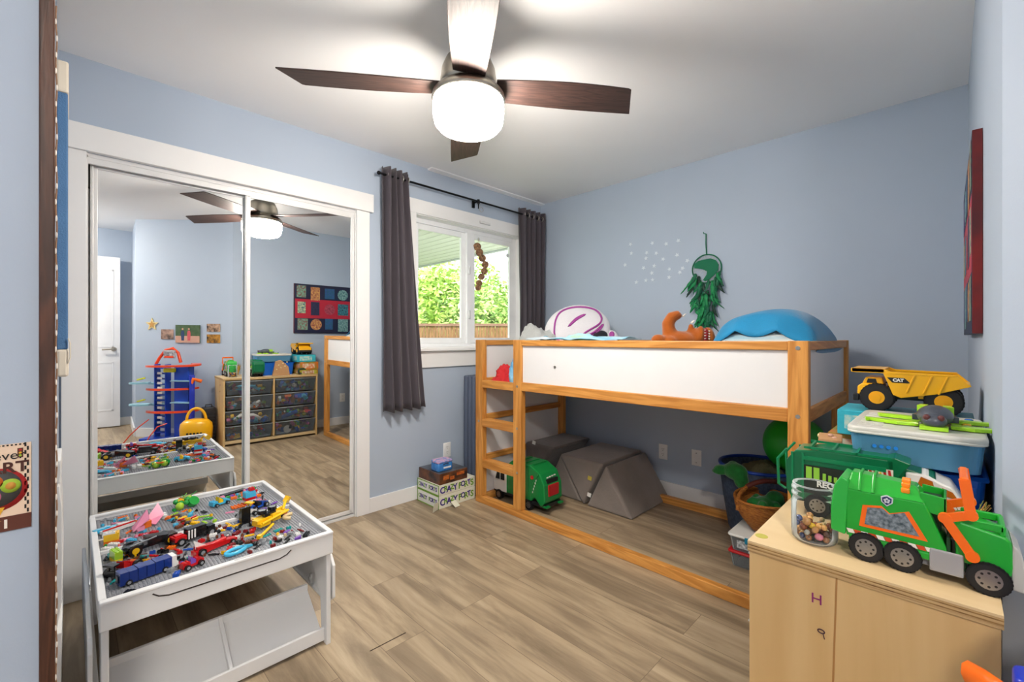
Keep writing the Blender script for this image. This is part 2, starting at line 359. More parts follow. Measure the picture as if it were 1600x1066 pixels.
g = MB(); g.bx((-.09, -.018, wh), (ww+.09, 0, wh+.105)); g.bx((-.09, -.016, 0), (-.001, 0, wh)); g.bx((ww+.001, -.016, 0), (ww+.09, 0, wh)); g.build('window_casing', trimm, win, bevel=.002)
g = MB(); g.bx((-.1, -.045, -.022), (ww+.1, .06, .0)); g.bx((-.085, -.016, -.15), (ww+.085, 0, -.022)); g.build('window_sill', trimm, win, bevel=.003)
# ------------------------------------------------------------------ ceiling fan
fan = E('ceiling_fan', (1.189, 1.448, CZ), 'brushed nickel ceiling fan with four dark blades and lit white globe', 'ceiling fan')
nick = mat('fan_nickel', 'a39c90', .32, 1, bump=.02, bscale=300)
g = MB(); g.lathe([(.0, 0), (.062, 0), (.06, -.02), (.045, -.045), (.018, -.055)], 28); g.build('canopy', nick, fan)
g = MB(); g.cyl((0, 0, -.05), (0, 0, -.13), .013); g.build('downrod', nick, fan)
g = MB(); g.lathe([(.02, -.115), (.06, -.118), (.095, -.14), (.112, -.18), (.12, -.235), (.12, -.262)], 40); g.build('motor_housing', nick, fan)
g = MB(); g.lathe([(.12, -.262), (.133, -.266), (.15, -.285), (.155, -.305), (.148, -.312)], 40); g.build('light_collar', nick, fan)
gm = mat('lit_frosted_globe', 'ffffff', .4, emit=GLOBE_POWER, ecol='fff6ea')
g = MB(); g.lathe([(.145, -.302), (.149, -.32), (.149, -.37), (.142, -.405), (.125, -.425), (.09, -.437), (.04, -.442), (0, -.443)], 40); g.build('globe', gm, fan)
bladem = wood('dark_walnut_blade', '46302a', '231714', axis=0, rough=.55, dens=22)
def blade(ang):
    e_ = MB(); t_ = .006; N = 10; up = []; lo = []
    for i in range(N+1):
        x = .115+(.74-.115)*i/N; f = i/N
        wl = .064+.022*sin(pi*min(1, f*1.2)*.5); wr = .066+.016*sin(pi*f)-.002*f
        up.append((x, wl)); lo.append((x-(.05 if i == N else 0)*1, -wr))
    poly = up+lo[::-1]
    e_.prism(poly, -t_/2, t_/2)
    Mx = Matrix.Rotation(ang, 4, 'Z') @ Matrix.Rotation(R(-9.5), 4, 'X')
    o = e_.build('fan_blade', bladem, fan, loc=(0, 0, -.258), bevel=.002); o.rotation_euler = Mx.to_euler()
    f_ = MB(); f_.bx((.09, -.028, .003), (.19, .028, .009)); a = f_.build('blade_bracket', nick, fan, loc=(0, 0, -.258)); a.rotation_euler = Mx.to_euler()
for a in (142, 52, -38, -128): blade(R(a))
# fill lamp added behind the camera, out of view, to brighten the room
hl = E('fill_lamp', (-.55, -.75, CZ), 'round flush fill lamp added out of view on the passage ceiling', 'lamp')
g = MB(); g.lathe([(0, 0), (.17, 0), (.17, -.03), (.16, -.035)], 32); g.build('lamp_base', trimm, hl)
g = MB(); g.lathe([(.158, -.03), (.15, -.06), (.11, -.09), (.05, -.105), (0, -.108)], 32); g.build('diffuser', mat('fill_diffuser', 'ffffff', .4, emit=HALL_FILL_POWER, ecol='fff4e6'), hl)
# ------------------------------------------------------------------ curtains
curtm = mat('plum_grey_curtain_fabric', '474148', .8, bump=.15, bscale=500, sheen=.3, var=.05, vscale=3)
def curtain(name, x0t, x1t, x0b, x1b, zt, zb, y, folds, label, seed):
    e = E(name, ((x0t+x1t)/2, y, zb), label, 'curtain'); cx = (x0t+x1t)/2
    def fn(u, v):
        a = x0t+(x1t-x0t)*u; b = x0b+(x1b-x0b)*u; k = v
        x = b+(a-b)*(k**.8); ph = 2*pi*folds*u+.3*sin(3*u+seed)
        amp = .028+.006*sin(5*u+seed)
        return (x-cx+.006*sin(ph*.5+4*v), amp*sin(ph+.25*sin(4*v+seed))+.008*fbm((u*4, v*3, 0), 1, seed), (zt-zb)*v+.006*sin(ph)*(1-v))
    g = MB(); g.grid(fn, 90, 30); g.build('curtain_panel', curtm, e, solid=.003)
    rings = MB(); return e
cl = curtain('curtain', 1.535, 1.745, 1.545, 1.875, 2.405, .695, 2.795, 4.5, 'dark plum grey curtain hanging left of the window', 1)
cr_ = curtain('curtain', 2.90, 3.225, 2.93, 3.21, 2.405, .80, 2.795, 5, 'dark plum grey curtain hanging right of the window in the corner', 2)
for e_, xs in ((cl, (-.075, -.02, .04, .085)), (cr_, (-.12, -.06, .0, .07, .13))):
    for x in xs:
        g = MB(); g.tube([(x+.001*cos(q), .024*cos(q), .024*sin(q)+((2.35-e_.location.z))) for q in [2*pi*i/20 for i in range(20)]], .0045, 6, closed=True)
        g.build('grommet', chrome, e_)
g = MB(); rod = E('curtain_rod', (1.5, 2.795, 2.35), 'thin black curtain rod above the window', 'curtain rod')
blk = mat('black_metal', '16171b', .35, .6)
g.cyl((0, 0, 0), (1.74, 0, 0), .008, n=12); g.build('rod', blk, rod)
for x in (0, 1.74): MB().ell((x, 0, 0), .014).build('finial', blk, rod)
g = MB(); g.cyl((.9, 0, 0), (.9, .06, 0), .006); g.bx((.888, .06, -.04), (.912, .072, .02)); g.cyl((.9, 0, -.018), (.9, 0, .015), .012); g.build('bracket', blk, rod)
g = MB(); g.cyl((.9, .0, -.02), (.9, .0, -.06), .005); g.build('bracket_screw', blk, rod)
g = MB(); g.tube([(.02*cos(q), 0, .02*sin(q)) for q in [2*pi*i/16 for i in range(16)]], .002, 6, closed=True); tag(g.build('curtain_ring', chrome, loc=(2.43, 2.79, 2.287)), 'small metal ring hanging under the curtain rod bracket', 'ring')
tag(MB().box((0, 0, 0), (.0, 0, 0)).rbox((0, 0, 0), (.12, .014, .022), .006).build('wall_clip', mat('clip_white', 'd8d8d8', .3), loc=at(757, 349, Y=WY-.02)+Vector((0, -.009, 0))), 'small white clip on the head casing of the window', 'clip')
# ------------------------------------------------------------------ outside the window
rnd = random.Random(5)
struct(MB().bx((-14, 3.4, -.42), (26, 32, -.32)), 'ground', mat('lawn', '5f7a3a', .9, var=.3, vscale=3))
sof = mat('soffit_cream', 'c9c7bd', .6)
g = MB(); g.bx((-4, 3.0, 2.40), (4.05, 12, 2.46))
for i in range(60): g.bx((-4+.14*i, 3.0, 2.394), (-4+.14*i+.01, 12, 2.40))
ea = struct(g, 'patio_soffit', sof)
struct(MB().bx((4.05, 3.0, 2.385), (4.12, 12, 2.56)), 'patio_fascia', mat('fascia_grey', 'a5a7a8', .5))
# fence of narrow boards, square to the view
fd = Vector((1, -1, 0)).normalized(); fc = Vector((9.4, 9.4, 0)); ang = R(-45)
fn_ = E('wooden_fence', (9.4, 9.4, -.32), 'brown wooden board fence in front of the green trees outside', 'fence', rz=ang)
fb = wood('fence_cedar', '7f5a38', '523618', axis=2, rough=.8, dens=6)
g = MB()
for i in range(-75, 60):
    g.bx((i*.1, -.012, 0), (i*.1+.09, .012, 1.93-.0))
g.build('fence_boards', fb, fn_)
MB().bx((-7.5, -.05, 1.9), (6, .05, 1.98)).build('top_cap', wood('fence_cap', '7c5a45', '5a3f30', axis=0, dens=6), fn_)
MB().bx((-7.5, .013, .2), (6, .05, .3)).bx((-7.5, .013, 1.5), (6, .05, 1.6)).build('rail', fb, fn_)
def tree(px, s, top_y, rad, col, label, nm='leafy_tree', n=5200, cone=False, leaf=.13):
    u = (px-800)/690; x = (1+u)*s/2; y = (1-u)*s/2; H = EYE+(529-top_y)*s/976+.32
    e = E(nm, (x, y, -.32), label, 'tree', 'trees behind the fence' if not cone else None)
    MB().tube([(0, 0, 0), (.05, .02, H*.3), (0, .05, H*.55), (.03, 0, H*.75)], [.13, .1, .07, .04]).build('trunk', mat('bark', '5b4a3a', .9, var=.2), e)
    g = MB(); r_ = random.Random(int(px))
    blobs = [] if cone else [(Vector((r_.uniform(-.7, .7)*rad, r_.uniform(-.7, .7)*rad, H*r_.uniform(.3, .78))), rad*r_.uniform(.38, .62)) for _ in range(16)]+[(Vector((0, 0, H-rad*.5)), rad*.5)]
    for i in range(n):
        if cone:
            zz = r_.random()**.7; rr = rad*zz*r_.uniform(.6, 1); t = r_.uniform(0, 2*pi); p = Vector((rr*cos(t), rr*sin(t), H*(1-zz*.95)))
        else:
            c, br = r_.choice(blobs); d = Vector((r_.gauss(0, 1), r_.gauss(0, 1), r_.gauss(0, 1))).normalized(); p = c+d*br*r_.uniform(.72, 1.08)
        a = Vector((r_.gauss(0, 1), r_.gauss(0, 1), r_.gauss(0, .6))).normalized()*leaf*r_.uniform(.6, 1.3); b = a.cross(Vector((r_.gauss(0, 1), r_.gauss(0, 1), r_.gauss(0, 1)))).normalized()*leaf*.42
        g.add([p-a, p+b, p+a, p-b], [(0, 1, 2, 3)], r_.choice((0, 0, 1)))
    g.build('foliage', [mat('leaf_'+col, col, .5, var=.25, vscale=1.2), mat('leafb_'+col, col, .5, col2='d8e68a', var=.2, vscale=2)], e)
tree(625, 29, 462, 2.3, '8fb054', 'bright green tree behind the fence by the left curtain')
tree(697, 25, 404, 1.5, '9dbd58', 'tall bright green tree behind the fence, left pane of the window')
tree(745, 27, 402, 1.7, '86a850', 'light green tree behind the fence right behind the window mullion')
tree(795, 24, 436, 2.0, '7fa052', 'green tree behind the fence, right pane of the window')
tree(842, 27, 445, 2.2, '87a856', 'green tree behind the fence by the right curtain')
tree(664, 40, 440, 2.2, '4d6b58', 'dark green conifer rising far behind the bright trees', 'conifer_tree', 4200, True, .2)
tree(578, 30, 440, 2.3, '8aac56', 'bright green tree hidden furthest left behind the curtain')
# ------------------------------------------------------------------ wood slice garland on the right pane
gar = E('wood_slice_garland', at(748, 380, Y=WY+.055), 'garland of brown wood slices hanging against the right window pane', 'garland')
wsl = mat('wood_slice', '9c7350', .7, var=.3, vscale=60, col2='4f3524'); p0 = at(748, 380, Y=WY+.055)
pts = [(746, 386), (749, 395), (754, 404), (758, 414), (757, 424), (752, 433), (749, 443), (747, 450)]
for i, (a, b) in enumerate(pts):
    p = at(a, b, Y=WY+.055)-p0; r = .034-.001*i
    MB().cyl(p+Vector((-.008, -.005-.004*(i % 2), .0)), p+Vector((.004, .005-.004*(i % 2), .004)), r, n=14).build('wood_slice', wsl, gar, rot=None)
MB().tube([at(a, b, Y=WY+.048)-p0 for a, b in [(748, 372)]+pts], .0015, 5).build('cord', mat('jute', 'b49a72', .9), gar)
MB().lathe([(0, .004), (.014, 0), (.016, -.003)], 14).build('suction_cup', mat('clear_cup', 'cfd6d6', .1), gar, loc=at(748, 374, Y=WY+.062)-p0, rot=(R(90), 0, 0))
tag(MB().lathe([(0, .005), (.018, 0), (.02, -.004)], 16).build('suction_cup', mat('clear_cup'), loc=at(797, 400, Y=WY+.065)+Vector((-.03, 0, 0)), rot=(R(90), 0, 0)), 'clear suction cup stuck on the right window pane', 'suction cup')
# ------------------------------------------------------------------ play table
white = mat('white_lacquer', 'e2e3e4', .3, var=.01)
T0 = Vector((.058, 1.735, 0)); TW = .677; TD = .885; TH = .445
pt = E('play_table', T0, 'white play table with grey studded top and storage tray beneath', 'table')
g = MB(); r = .017
g.bx((0, 0, TH-.085), (TW, .015, TH)); g.bx((0, TD-.015, TH-.085), (TW, TD, TH)); g.bx((0, .015, TH-.085), (.015, TD-.015, TH)); g.bx((TW-.015, .015, TH-.085), (TW, TD-.015, TH))
g.build('apron', white, pt, bevel=.004)
g = MB(); g.bx((.015, .015, TH-.03), (TW-.015, TD-.015, TH-.018)); g.build('top_board', white, pt)
g = MB(); g.bx((.0, -.004, TH-.006), (TW, .018, TH+.004)); g.bx((.0, TD-.018, TH-.006), (TW, TD+.004, TH+.004)); g.bx((-.002, .018, TH-.006), (.017, TD-.018, TH+.004)); g.bx((TW-.017, .018, TH-.006), (TW+.002, TD-.018, TH+.004))
g.bx((.017, TD/2-.006, TH-.018), (TW-.017, TD/2+.006, TH-.004)); g.build('rim', white, pt, bevel=.003)
bpm = mat('baseplate_grey', '8d9096', .35)
for ya, yb in ((.019, TD/2-.007), (TD/2+.007, TD-.019)):
    g = MB(); g.bx((.018, ya, TH-.018), (TW-.018, yb, TH-.0155)); z = TH-.0155; n = 6
    nx = int((TW-.036)/.0105); ny = int((yb-ya)/.0105)
    P = []; F = []
    for i in range(nx):
        for j in range(ny):
            cx = .0235+i*.0105; cy = ya+.0055+j*.0105; o = len(P)
            for q in range(n): P.append((cx+.0034*cos(q*pi/3), cy+.0034*sin(q*pi/3), z))
            for q in range(n): P.append((cx+.0034*cos(q*pi/3), cy+.0034*sin(q*pi/3), z+.0025))
            F += [(o+q, o+(q+1) % n, o+n+(q+1) % n, o+n+q) for q in range(n)]+[tuple(range(o+n, o+2*n))]
    g.add(P, F); o = g.build('studded_baseplate', bpm, pt)
# groove of the carrying handle on the near apron and the inset label plate on the rim
g = MB(); g.tube([(.12, -.0005, TH-.018), (.135, -.0005, TH-.03), (.16, -.0005, TH-.037), (.3, -.0005, TH-.037), (.48, -.0005, TH-.037), (.505, -.0005, TH-.03), (.52, -.0005, TH-.018)], .0022, 6); g.build('apron_groove', mat('groove_dark', '2c241f', .7), pt)
g = MB(); g.bx((.34, .002, TH+.0035), (.43, .016, TH+.0052)); g.build('rim_inset', mat('inset_grey', 'bfc1c3', .4), pt, bevel=.0005)
for sx in (0, 1):
    x0 = .004 if sx == 0 else TW-.022; g = MB()
    g.prism([(.012, 0), (.06, 0), (.075, .17), (.16, TH-.16), (.3, TH-.085), (.012, TH-.085)], x0, x0+.018, 'yz'); g.build('leg', white, pt, bevel=.003)
    g = MB(); g.prism([(TD-.012, 0), (TD-.06, 0), (TD-.075, .17), (TD-.16, TH-.16), (TD-.3, TH-.085), (TD-.012, TH-.085)], x0, x0+.018, 'yz'); g.build('leg', white, pt, bevel=.003)
    # scalloped side pockets outside each end
    xs = -.024 if sx == 0 else TW+.006
    g = MB(); prof = [(.02, .30), (.05, .335), (.20, .335), (.24, .36), (.60, .36), (.64, .335), (TD-.05, .335), (TD-.02, .30), (TD-.02, .17), (TD-.06, .14), (.06, .14), (.02, .17)]
    g.prism(prof, xs, xs+.012, 'yz'); g.bx((xs, .06, .14), (xs+(.028 if sx == 0 else .0), TD-.06, .152)) if sx == 0 else g.bx((TW-.004, .06, .14), (xs+.004, TD-.06, .152)); g.build('side_pocket', white, pt, bevel=.003)
# tray of the near side: front lip, sloping back, divider, end clips
def tray(ya, sgn, nm):
    g = MB(); Y = lambda d: ya+sgn*d
    def pr(poly, a, b): g.prism([(Y(p[0]), p[1]) for p in poly], a, b, 'yz')
    pr([(.0, .012), (.012, .012), (.012, .062), (0, .062)], .022, TW-.022)
    pr([(.0, .012), (.02, .012), (.19, .135), (.18, .143)], .022, TW-.022)
    pr([(.175, .12), (.19, .12), (.19, .165), (.175, .165)], .022, TW-.022)
    pr([(.012, .03), (.175, .145), (.175, .168), (.012, .06)], TW*.5-.006, TW*.5+.006)
    g.build(nm, white, pt, bevel=.002)
tray(.03, 1, 'storage_tray'); tray(TD-.03, -1, 'storage_tray')
for z in (.30, .21): g = MB(); g.cyl((TW-.034, .16, z), (TW-.022, .16, z), .008); g.bx((TW-.03, .154, z-.02), (TW-.022, .166, z+.02)); g.build('hinge_bracket', mat('zinc', 'b5b8ba', .35, .6), pt)
# ------------------------------------------------------------------ building bricks
BC = {'red': 'c4181c', 'blue': '1b4fb0', 'yellow': 'f3c21b', 'green': '1f9a3d', 'black': '17181a', 'white': 'e8e8e6', 'orange': 'ee7420', 'light_blue': '45b4dc', 'lime': 'a3cf35', 'pink': 'f095b5', 'purple': '7b4fb5', 'tan': 'dcc596', 'grey': '8d9196', 'brown': '6b3b22', 'navy': '15307c', 'turquoise': '149a9a', 'dark_red': '7e1a1c'}
def bm_(c): return mat('brick_'+c, BC[c], .22, coat=.3)
U = .0084; TZ = T0.z+TH-.0145+.0015
def brick_mb(g, x, y, z, nx, ny, h, m=0, stud=True):
    g.bx((x, y, z), (x+nx*U, y+ny*U, z+h), m)
    if stud:
        for i in range(nx):
            for j in range(ny): g.cyl((x+(i+.5)*U, y+(j+.5)*U, z+h), (x+(i+.5)*U, y+(j+.5)*U, z+h+.0018), .0026, n=8, m=m)
def wheel(g, c, r, w, mt=0, mr=1, axis='y', hub=.55):
    d = {'y': Vector((0, w/2, 0)), 'x': Vector((w/2, 0, 0)), 'z': Vector((0, 0, w/2))}[axis]; c = Vector(c)
    g.cyl(c-d, c+d, r, n=18, m=mt); g.cyl(c-d*1.06, c+d*1.06, r*hub, n=14, m=mr)
occupied = []
def model(name, px, py, rz, label, cat, fn, rad, z=0, grp=None):
    p = at(px, py, Z=TZ); p.z = TZ+z; p.x = max(p.x, T0.x+.03+rad*.9); k_ = 1.3; e = E(name, p, label, cat, grp, rz=R(rz)); fn(e); e.scale = (k_, k_, k_); occupied.append((p.x, p.y, rad*k_)); return e
def part(e, name, cols, fn, **k):
    g = MB(); fn(g); return g.build(name, [bm_(c) for c in cols], e, **k)
def wheels(e, xs, w, r, hub='grey', tire='black', z=None):
    for x in xs:
        for s_ in (-1, 1):
            g = MB(); wheel(g, (x, s_*w, r if z is None else z), r, .009); g.build('wheel', [bm_(tire), bm_(hub)], e)
def car(e, L, Wd, body, hood, cab, wr=.009, hub='grey', wing=None):
    part(e, 'chassis', [body], lambda g: (g.bx((-L/2, -Wd/2, wr*.7), (L/2, Wd/2, wr*.7+.006)), brick_mb(g, -L/2, -Wd/2, wr*.7+.006, 2, max(2, int(Wd/U)), .008)))
    part(e, 'hood', [hood], lambda g: g.add(*wedge(L*.12, L/2, Wd*.45, wr*.7+.006, .012)))
    part(e, 'cabin', [cab], lambda g: g.add(*wedge(-L*.12, L*.14, Wd*.4, wr*.7+.006, .02)))
    if wing: part(e, 'rear_wing', [wing], lambda g: (g.bx((-L/2-.004, -Wd/2-.002, wr+.022), (-L/2+.012, Wd/2+.002, wr+.026)), g.bx((-L/2+.002, -Wd/2+.004, wr), (-L/2+.006, -Wd/2+.008, wr+.022)), g.bx((-L/2+.002, Wd/2-.008, wr), (-L/2+.006, Wd/2-.004, wr+.022))))
    wheels(e, (-L*.32, L*.32), Wd/2+.003, wr, hub)
def wedge(x0, x1, hy, z0, h):
    return ([(x0, -hy, z0), (x1, -hy, z0), (x1, hy, z0), (x0, hy, z0), (x0, -hy, z0+h), (x0, hy, z0+h), (x1, -hy, z0+h*.35), (x1, hy, z0+h*.35)], [(0, 3, 2, 1), (0, 1, 6, 4), (3, 5, 7, 2), (0, 4, 5, 3), (4, 6, 7, 5), (1, 2, 7, 6)])
def bus(e):
    part(e, 'body', ['navy'], lambda g: [g.bx((-.052+i*.0175, -.016, .004), (-.052+i*.0175+.0165, .016, .034-.001*(i % 2))) for i in range(6)])
    part(e, 'cab_front', ['white'], lambda g: (g.bx((.053, -.015, .006), (.063, .015, .033)), g.bx((.063, -.012, .006), (.068, .012, .014))))
    part(e, 'rear_hatch', ['black'], lambda g: g.bx((-.0545, -.007, .01), (-.052, .007, .026)))
    wheels(e, (-.035, .038), .013, .007)
model('toy_train_carriage', 226, 902, 12, 'long dark blue toy brick carriage with a white end near the front edge', 'brick model', bus, .055)
def offroad(e):
    part(e, 'chassis', ['black'], lambda g: (g.bx((-.06, -.014, .012), (.06, .014, .02)), g.add(*wedge(-.01, .062, .016, .02, .02)), g.bx((-.055, -.018, .018), (-.02, .018, .027))))
    part(e, 'seat_rail', ['grey'], lambda g: (g.bx((-.02, -.012, .02), (.0, .012, .03)), g.cyl((-.05, -.016, .03), (.01, -.016, .036), .0022, n=6)))
    wheels(e, (-.04, .042), .019, .0155, 'yellow')
model('brick_racing_car', 234, 858, 15, 'black toy brick car with large tyres and yellow hubs', 'brick model', offroad, .055)
def pterod(e):
    part(e, 'wing', ['pink'], lambda g: (g.add([(-.04, -.03, .004), (.0, -.035, .03), (.01, .0, .05), (-.03, -.0, .008)], [(0, 1, 2, 3)]), g.add([(.0, .0, .012), (.05, .02, .055), (.055, -.005, .02), (.02, -.03, .004)], [(0, 1, 2, 3)])), solid=.003)
    part(e, 'body', ['orange', 'pink'], lambda g: (g.bx((-.012, -.022, .0), (.012, -.006, .02)), g.bx((-.03, -.03, 0), (-.01, -.01, .012), 1)))
model('pink_winged_model', 224, 823, 20, 'pink toy brick creature with two big pointed wings', 'brick model', pterod, .045)
def plantm(e):
    def f(g):
        r_ = random.Random(3)
        for i in range(9): g.ell((r_.uniform(-.03, .03), r_.uniform(-.02, .02), r_.uniform(.008, .025)), (r_.uniform(.007, .014),)*3, r_.randrange(3), 8, 6)
        for i in range(5): g.cyl((r_.uniform(-.03, .03), r_.uniform(-.02, .02), .01), (r_.uniform(-.045, .045), r_.uniform(-.03, .03), .04), .003, .001, n=6, m=r_.randrange(3))
    part(e, 'body', ['green', 'lime', 'green'], f)
    part(e, 'shield', ['green'], lambda g: g.cyl((.014, -.008, .012), (.018, -.02, .022), .017, n=16))
    part(e, 'mantle', ['yellow', 'orange'], lambda g: (g.bx((-.03, .005, .02), (.0, .02, .027)), g.bx((-.015, .015, .024), (.015, .026, .03), 1)))
model('green_dragon_model', 291, 792, 10, 'green and lime toy brick dragon with a round shield', 'brick model', plantm, .045)
def fourwheel(e):
    part(e, 'chassis', ['black'], lambda g: (g.bx((-.055, -.014, .008), (.055, .014, .02)), g.bx((-.02, -.012, .02), (.03, .012, .038)), g.bx((.035, -.012, .02), (.055, .012, .028))))
    part(e, 'door_panels', ['red'], lambda g: (g.bx((-.055, -.0155, .014), (-.025, .0155, .026)), g.bx((-.05, -.008, .026), (-.03, .008, .03))))
    part(e, 'exhaust_pipes', ['white'], lambda g: [g.cyl((-.02+.008*i, -.017, .012), (-.02+.008*i, -.017, .036), .0024, n=6) for i in range(3)])
    wheels(e, (-.04, .042), .016, .011)
model('brick_pickup_truck', 302, 843, 18, 'black and red toy brick truck with white pipes in the middle of the table', 'brick model', fourwheel, .055)
def dragster(e):
    part(e, 'body', ['red'], lambda g: (g.add(*wedge(-.05, .06, .009, .004, .022)), g.bx((-.055, -.012, .004), (-.02, .012, .016)), g.cyl((-.05, 0, .012), (.03, 0, .018), .007, n=10)))
    part(e, 'tail_fin', ['white'], lambda g: g.add([(-.05, 0, .02), (-.02, 0, .02), (-.055, 0, .045)], [(0, 1, 2)]), solid=.002)
    wheels(e, (-.04,), .013, .01); wheels(e, (.045,), .01, .006)
model('red_dragster_model', 335, 858, 20, 'long red toy brick dragster with white fin', 'brick model', dragster, .05)
model('brick_racing_car', 300, 886, 18, 'small red and grey toy brick racer beside the blue carriage', 'brick model', lambda e: car(e, .05, .018, 'red', 'red', 'purple', .007), .03)
model('brick_racing_car', 172, 902, 40, 'red and black toy brick buggy in the near left corner', 'brick model', lambda e: car(e, .07, .026, 'black', 'red', 'red', .012, wing='black'), .04)
model('brick_racing_car', 402, 795, 30, 'blue toy brick sports car behind the yellow digger', 'brick model', lambda e: car(e, .075, .024, 'blue', 'blue', 'black', .009, wing='yellow'), .042)
model('brick_racing_car', 343, 789, 20, 'light blue toy brick pickup right of the green dragon', 'brick model', lambda e: car(e, .06, .026, 'light_blue', 'light_blue', 'yellow', .006), .036)
def shipm(e):
    part(e, 'hull', ['white', 'red'], lambda g: (g.bx((-.04, -.009, .002), (.045, .009, .012)), g.bx((-.04, -.009, .012), (.045, -.004, .016), 1), g.add(*wedge(.0, .04, .006, .012, .008))))
    part(e, 'wing', ['light_blue'], lambda g: (g.bx((-.045, .012, .004), (.02, .03, .010)), g.bx((-.05, .015, .01), (-.01, .028, .015))))
model('spaceship_model', 183, 829, 25, 'white and red toy brick ship with a light blue wing at far left', 'brick model', shipm, .045)
def digger(e):
    y = 'yellow'
    part(e, 'chassis', [y, 'black'], lambda g: (g.bx((-.06, -.012, .02), (.05, .012, .03)), g.bx((-.055, -.02, .01), (-.02, .02, .02)), g.bx((-.01, -.016, .012), (.02, .016, .034)), g.bx((-.03, -.006, .03), (.01, .006, .04), 1), g.cyl((-.05, .02, .026), (.05, .014, .034), .0045, n=8), g.cyl((-.05, -.02, .02), (.05, -.014, .028), .004, n=8)))
    part(e, 'bucket_arm', [y], lambda g: (g.tube([(-.02, -.03, .01), (-.06, -.05, .008), (-.09, -.065, .006)], .0045, 8), g.box((-.095, -.068, .008), (.016, .012, .01), 0, (0, 0, .5))))
    part(e, 'boom', [y], lambda g: (g.tube([(.04, 0, .03), (.06, .012, .05), (.08, .03, .042)], .005, 8), g.box((.085, .034, .045), (.018, .016, .02), 0, (.4, .3, .5))))
    part(e, 'scoop', ['tan'], lambda g: g.tube([(.045+.02*cos(q), -.03+.018*sin(q), .012) for q in [pi*.2+pi*1.1*i/10 for i in range(11)]], .006, 8))
    for x in (-.025, .012):
        g = MB(); wheel(g, (x, .014, .044), .0135, .011, axis='z', hub=.7); g.build('wheel', [bm_('black'), bm_('grey')], e)
model('yellow_digger_model', 425, 818, 22, 'large yellow toy brick digger lying on its side', 'brick model', digger, .075)
model('black_box_model', 383, 818, 15, 'tall black toy brick panel standing beside the yellow digger', 'brick model', lambda e: part(e, 'panel', ['black'], lambda g: (g.bx((-.014, -.006, 0), (.014, .006, .052)), brick_mb(g, -.012, .006, 0, 3, 1, .04, 0, False))), .018)
def stack(e):
    part(e, 'brick_layers', ['light_blue', 'white', 'red', 'blue'], lambda g: [brick_mb(g, -.016+.001*(i % 2), -.012, i*.0096, 4, 3, .0094, m, i == 4) for i, m in enumerate((2, 1, 2, 0, 0))])
    part(e, 'top_brick', ['red'], lambda g: brick_mb(g, .0, -.008, .05, 2, 2, .0094))
model('brick_tower', 389, 789, 10, 'stacked red, white and light blue toy brick tower', 'brick model', stack, .024)
def lattice(e):
    part(e, 'lattice', ['orange'], lambda g: [g.box((0, -.012+.008*i, .004), (.05, .003, .004), 0, (0, .05*i, .2*i-.3)) for i in range(4)]+[g.box((-.018+.012*i, 0, .006), (.003, .034, .004)) for i in range(4)])
model('orange_lattice_piece', 373, 793, 15, 'orange toy fence pieces lying in a fan', 'brick model', lattice, .026)
model('light_blue_ring_piece', 368, 865, 20, 'light blue toy boat ring near the front edge', 'brick model', lambda e: (part(e, 'ring', ['light_blue'], lambda g: g.tube([(.026*cos(q), .014*sin(q), .007) for q in [2*pi*i/20 for i in range(20)]], .0055, 8, closed=True)), part(e, 'spout', ['light_blue'], lambda g: g.add(*wedge(.022, .046, .006, .003, .01)))), .035)
model('brick_column', 166, 880, 12, 'yellow and lime toy brick column standing at the left edge', 'brick model', lambda e: part(e, 'brick_layers', ['lime', 'yellow', 'turquoise'], lambda g: [brick_mb(g, -.008, -.025+.0, i*.0096, 2, 5, .0094, m, i == 2) for i, m in enumerate((1, 0, 0))]+[brick_mb(g, -.008, .018, 0, 2, 2, .012, 2)]), .026)
model('brick_cube', 163, 851, -8, 'orange and white toy brick block at the left edge', 'brick model', lambda e: part(e, 'brick_layers', ['orange', 'yellow', 'white'], lambda g: [brick_mb(g, -.014, -.012, i*.0096, 4, 3, .0094, m, i == 2) for i, m in enumerate((0, 1, 1))]+[brick_mb(g, -.014, -.012, .0288, 3, 1, .005, 2)]), .022)
model('flower_studs', 250, 810, 0, 'cluster of four white round toy brick wheels', 'brick model', lambda e: part(e, 'round_bricks', ['white'], lambda g: [g.cyl((a, b, .0), (a, b, .012), .0085, n=14) for a, b in ((-.01, -.01), (.01, -.01), (-.01, .01), (.01, .01))]), .024)
model('track_strip', 365, 771, 18, 'black toy crawler track strip along the far edge', 'brick model', lambda e: part(e, 'track', ['black'], lambda g: [g.bx((-.045+.0075*i, -.012, 0), (-.045+.0075*i+.006, .012, .006)) for i in range(12)]+[g.bx((-.045, -.008, .001), (.045, .008, .005))]), .04)
model('grey_car_base', 385, 808, 24, 'low grey and black toy brick car by the table divider', 'brick model', lambda e: car(e, .06, .024, 'grey', 'white', 'black', .008), .034)
model('yellow_plate', 283, 846, 10, 'tan studded plate propped against the divider', 'brick model', lambda e: part(e, 'plate', ['tan'], lambda g: brick_mb(g, -.03, -.008, 0, 8, 3, .006)), .034, grp=None) if False else None
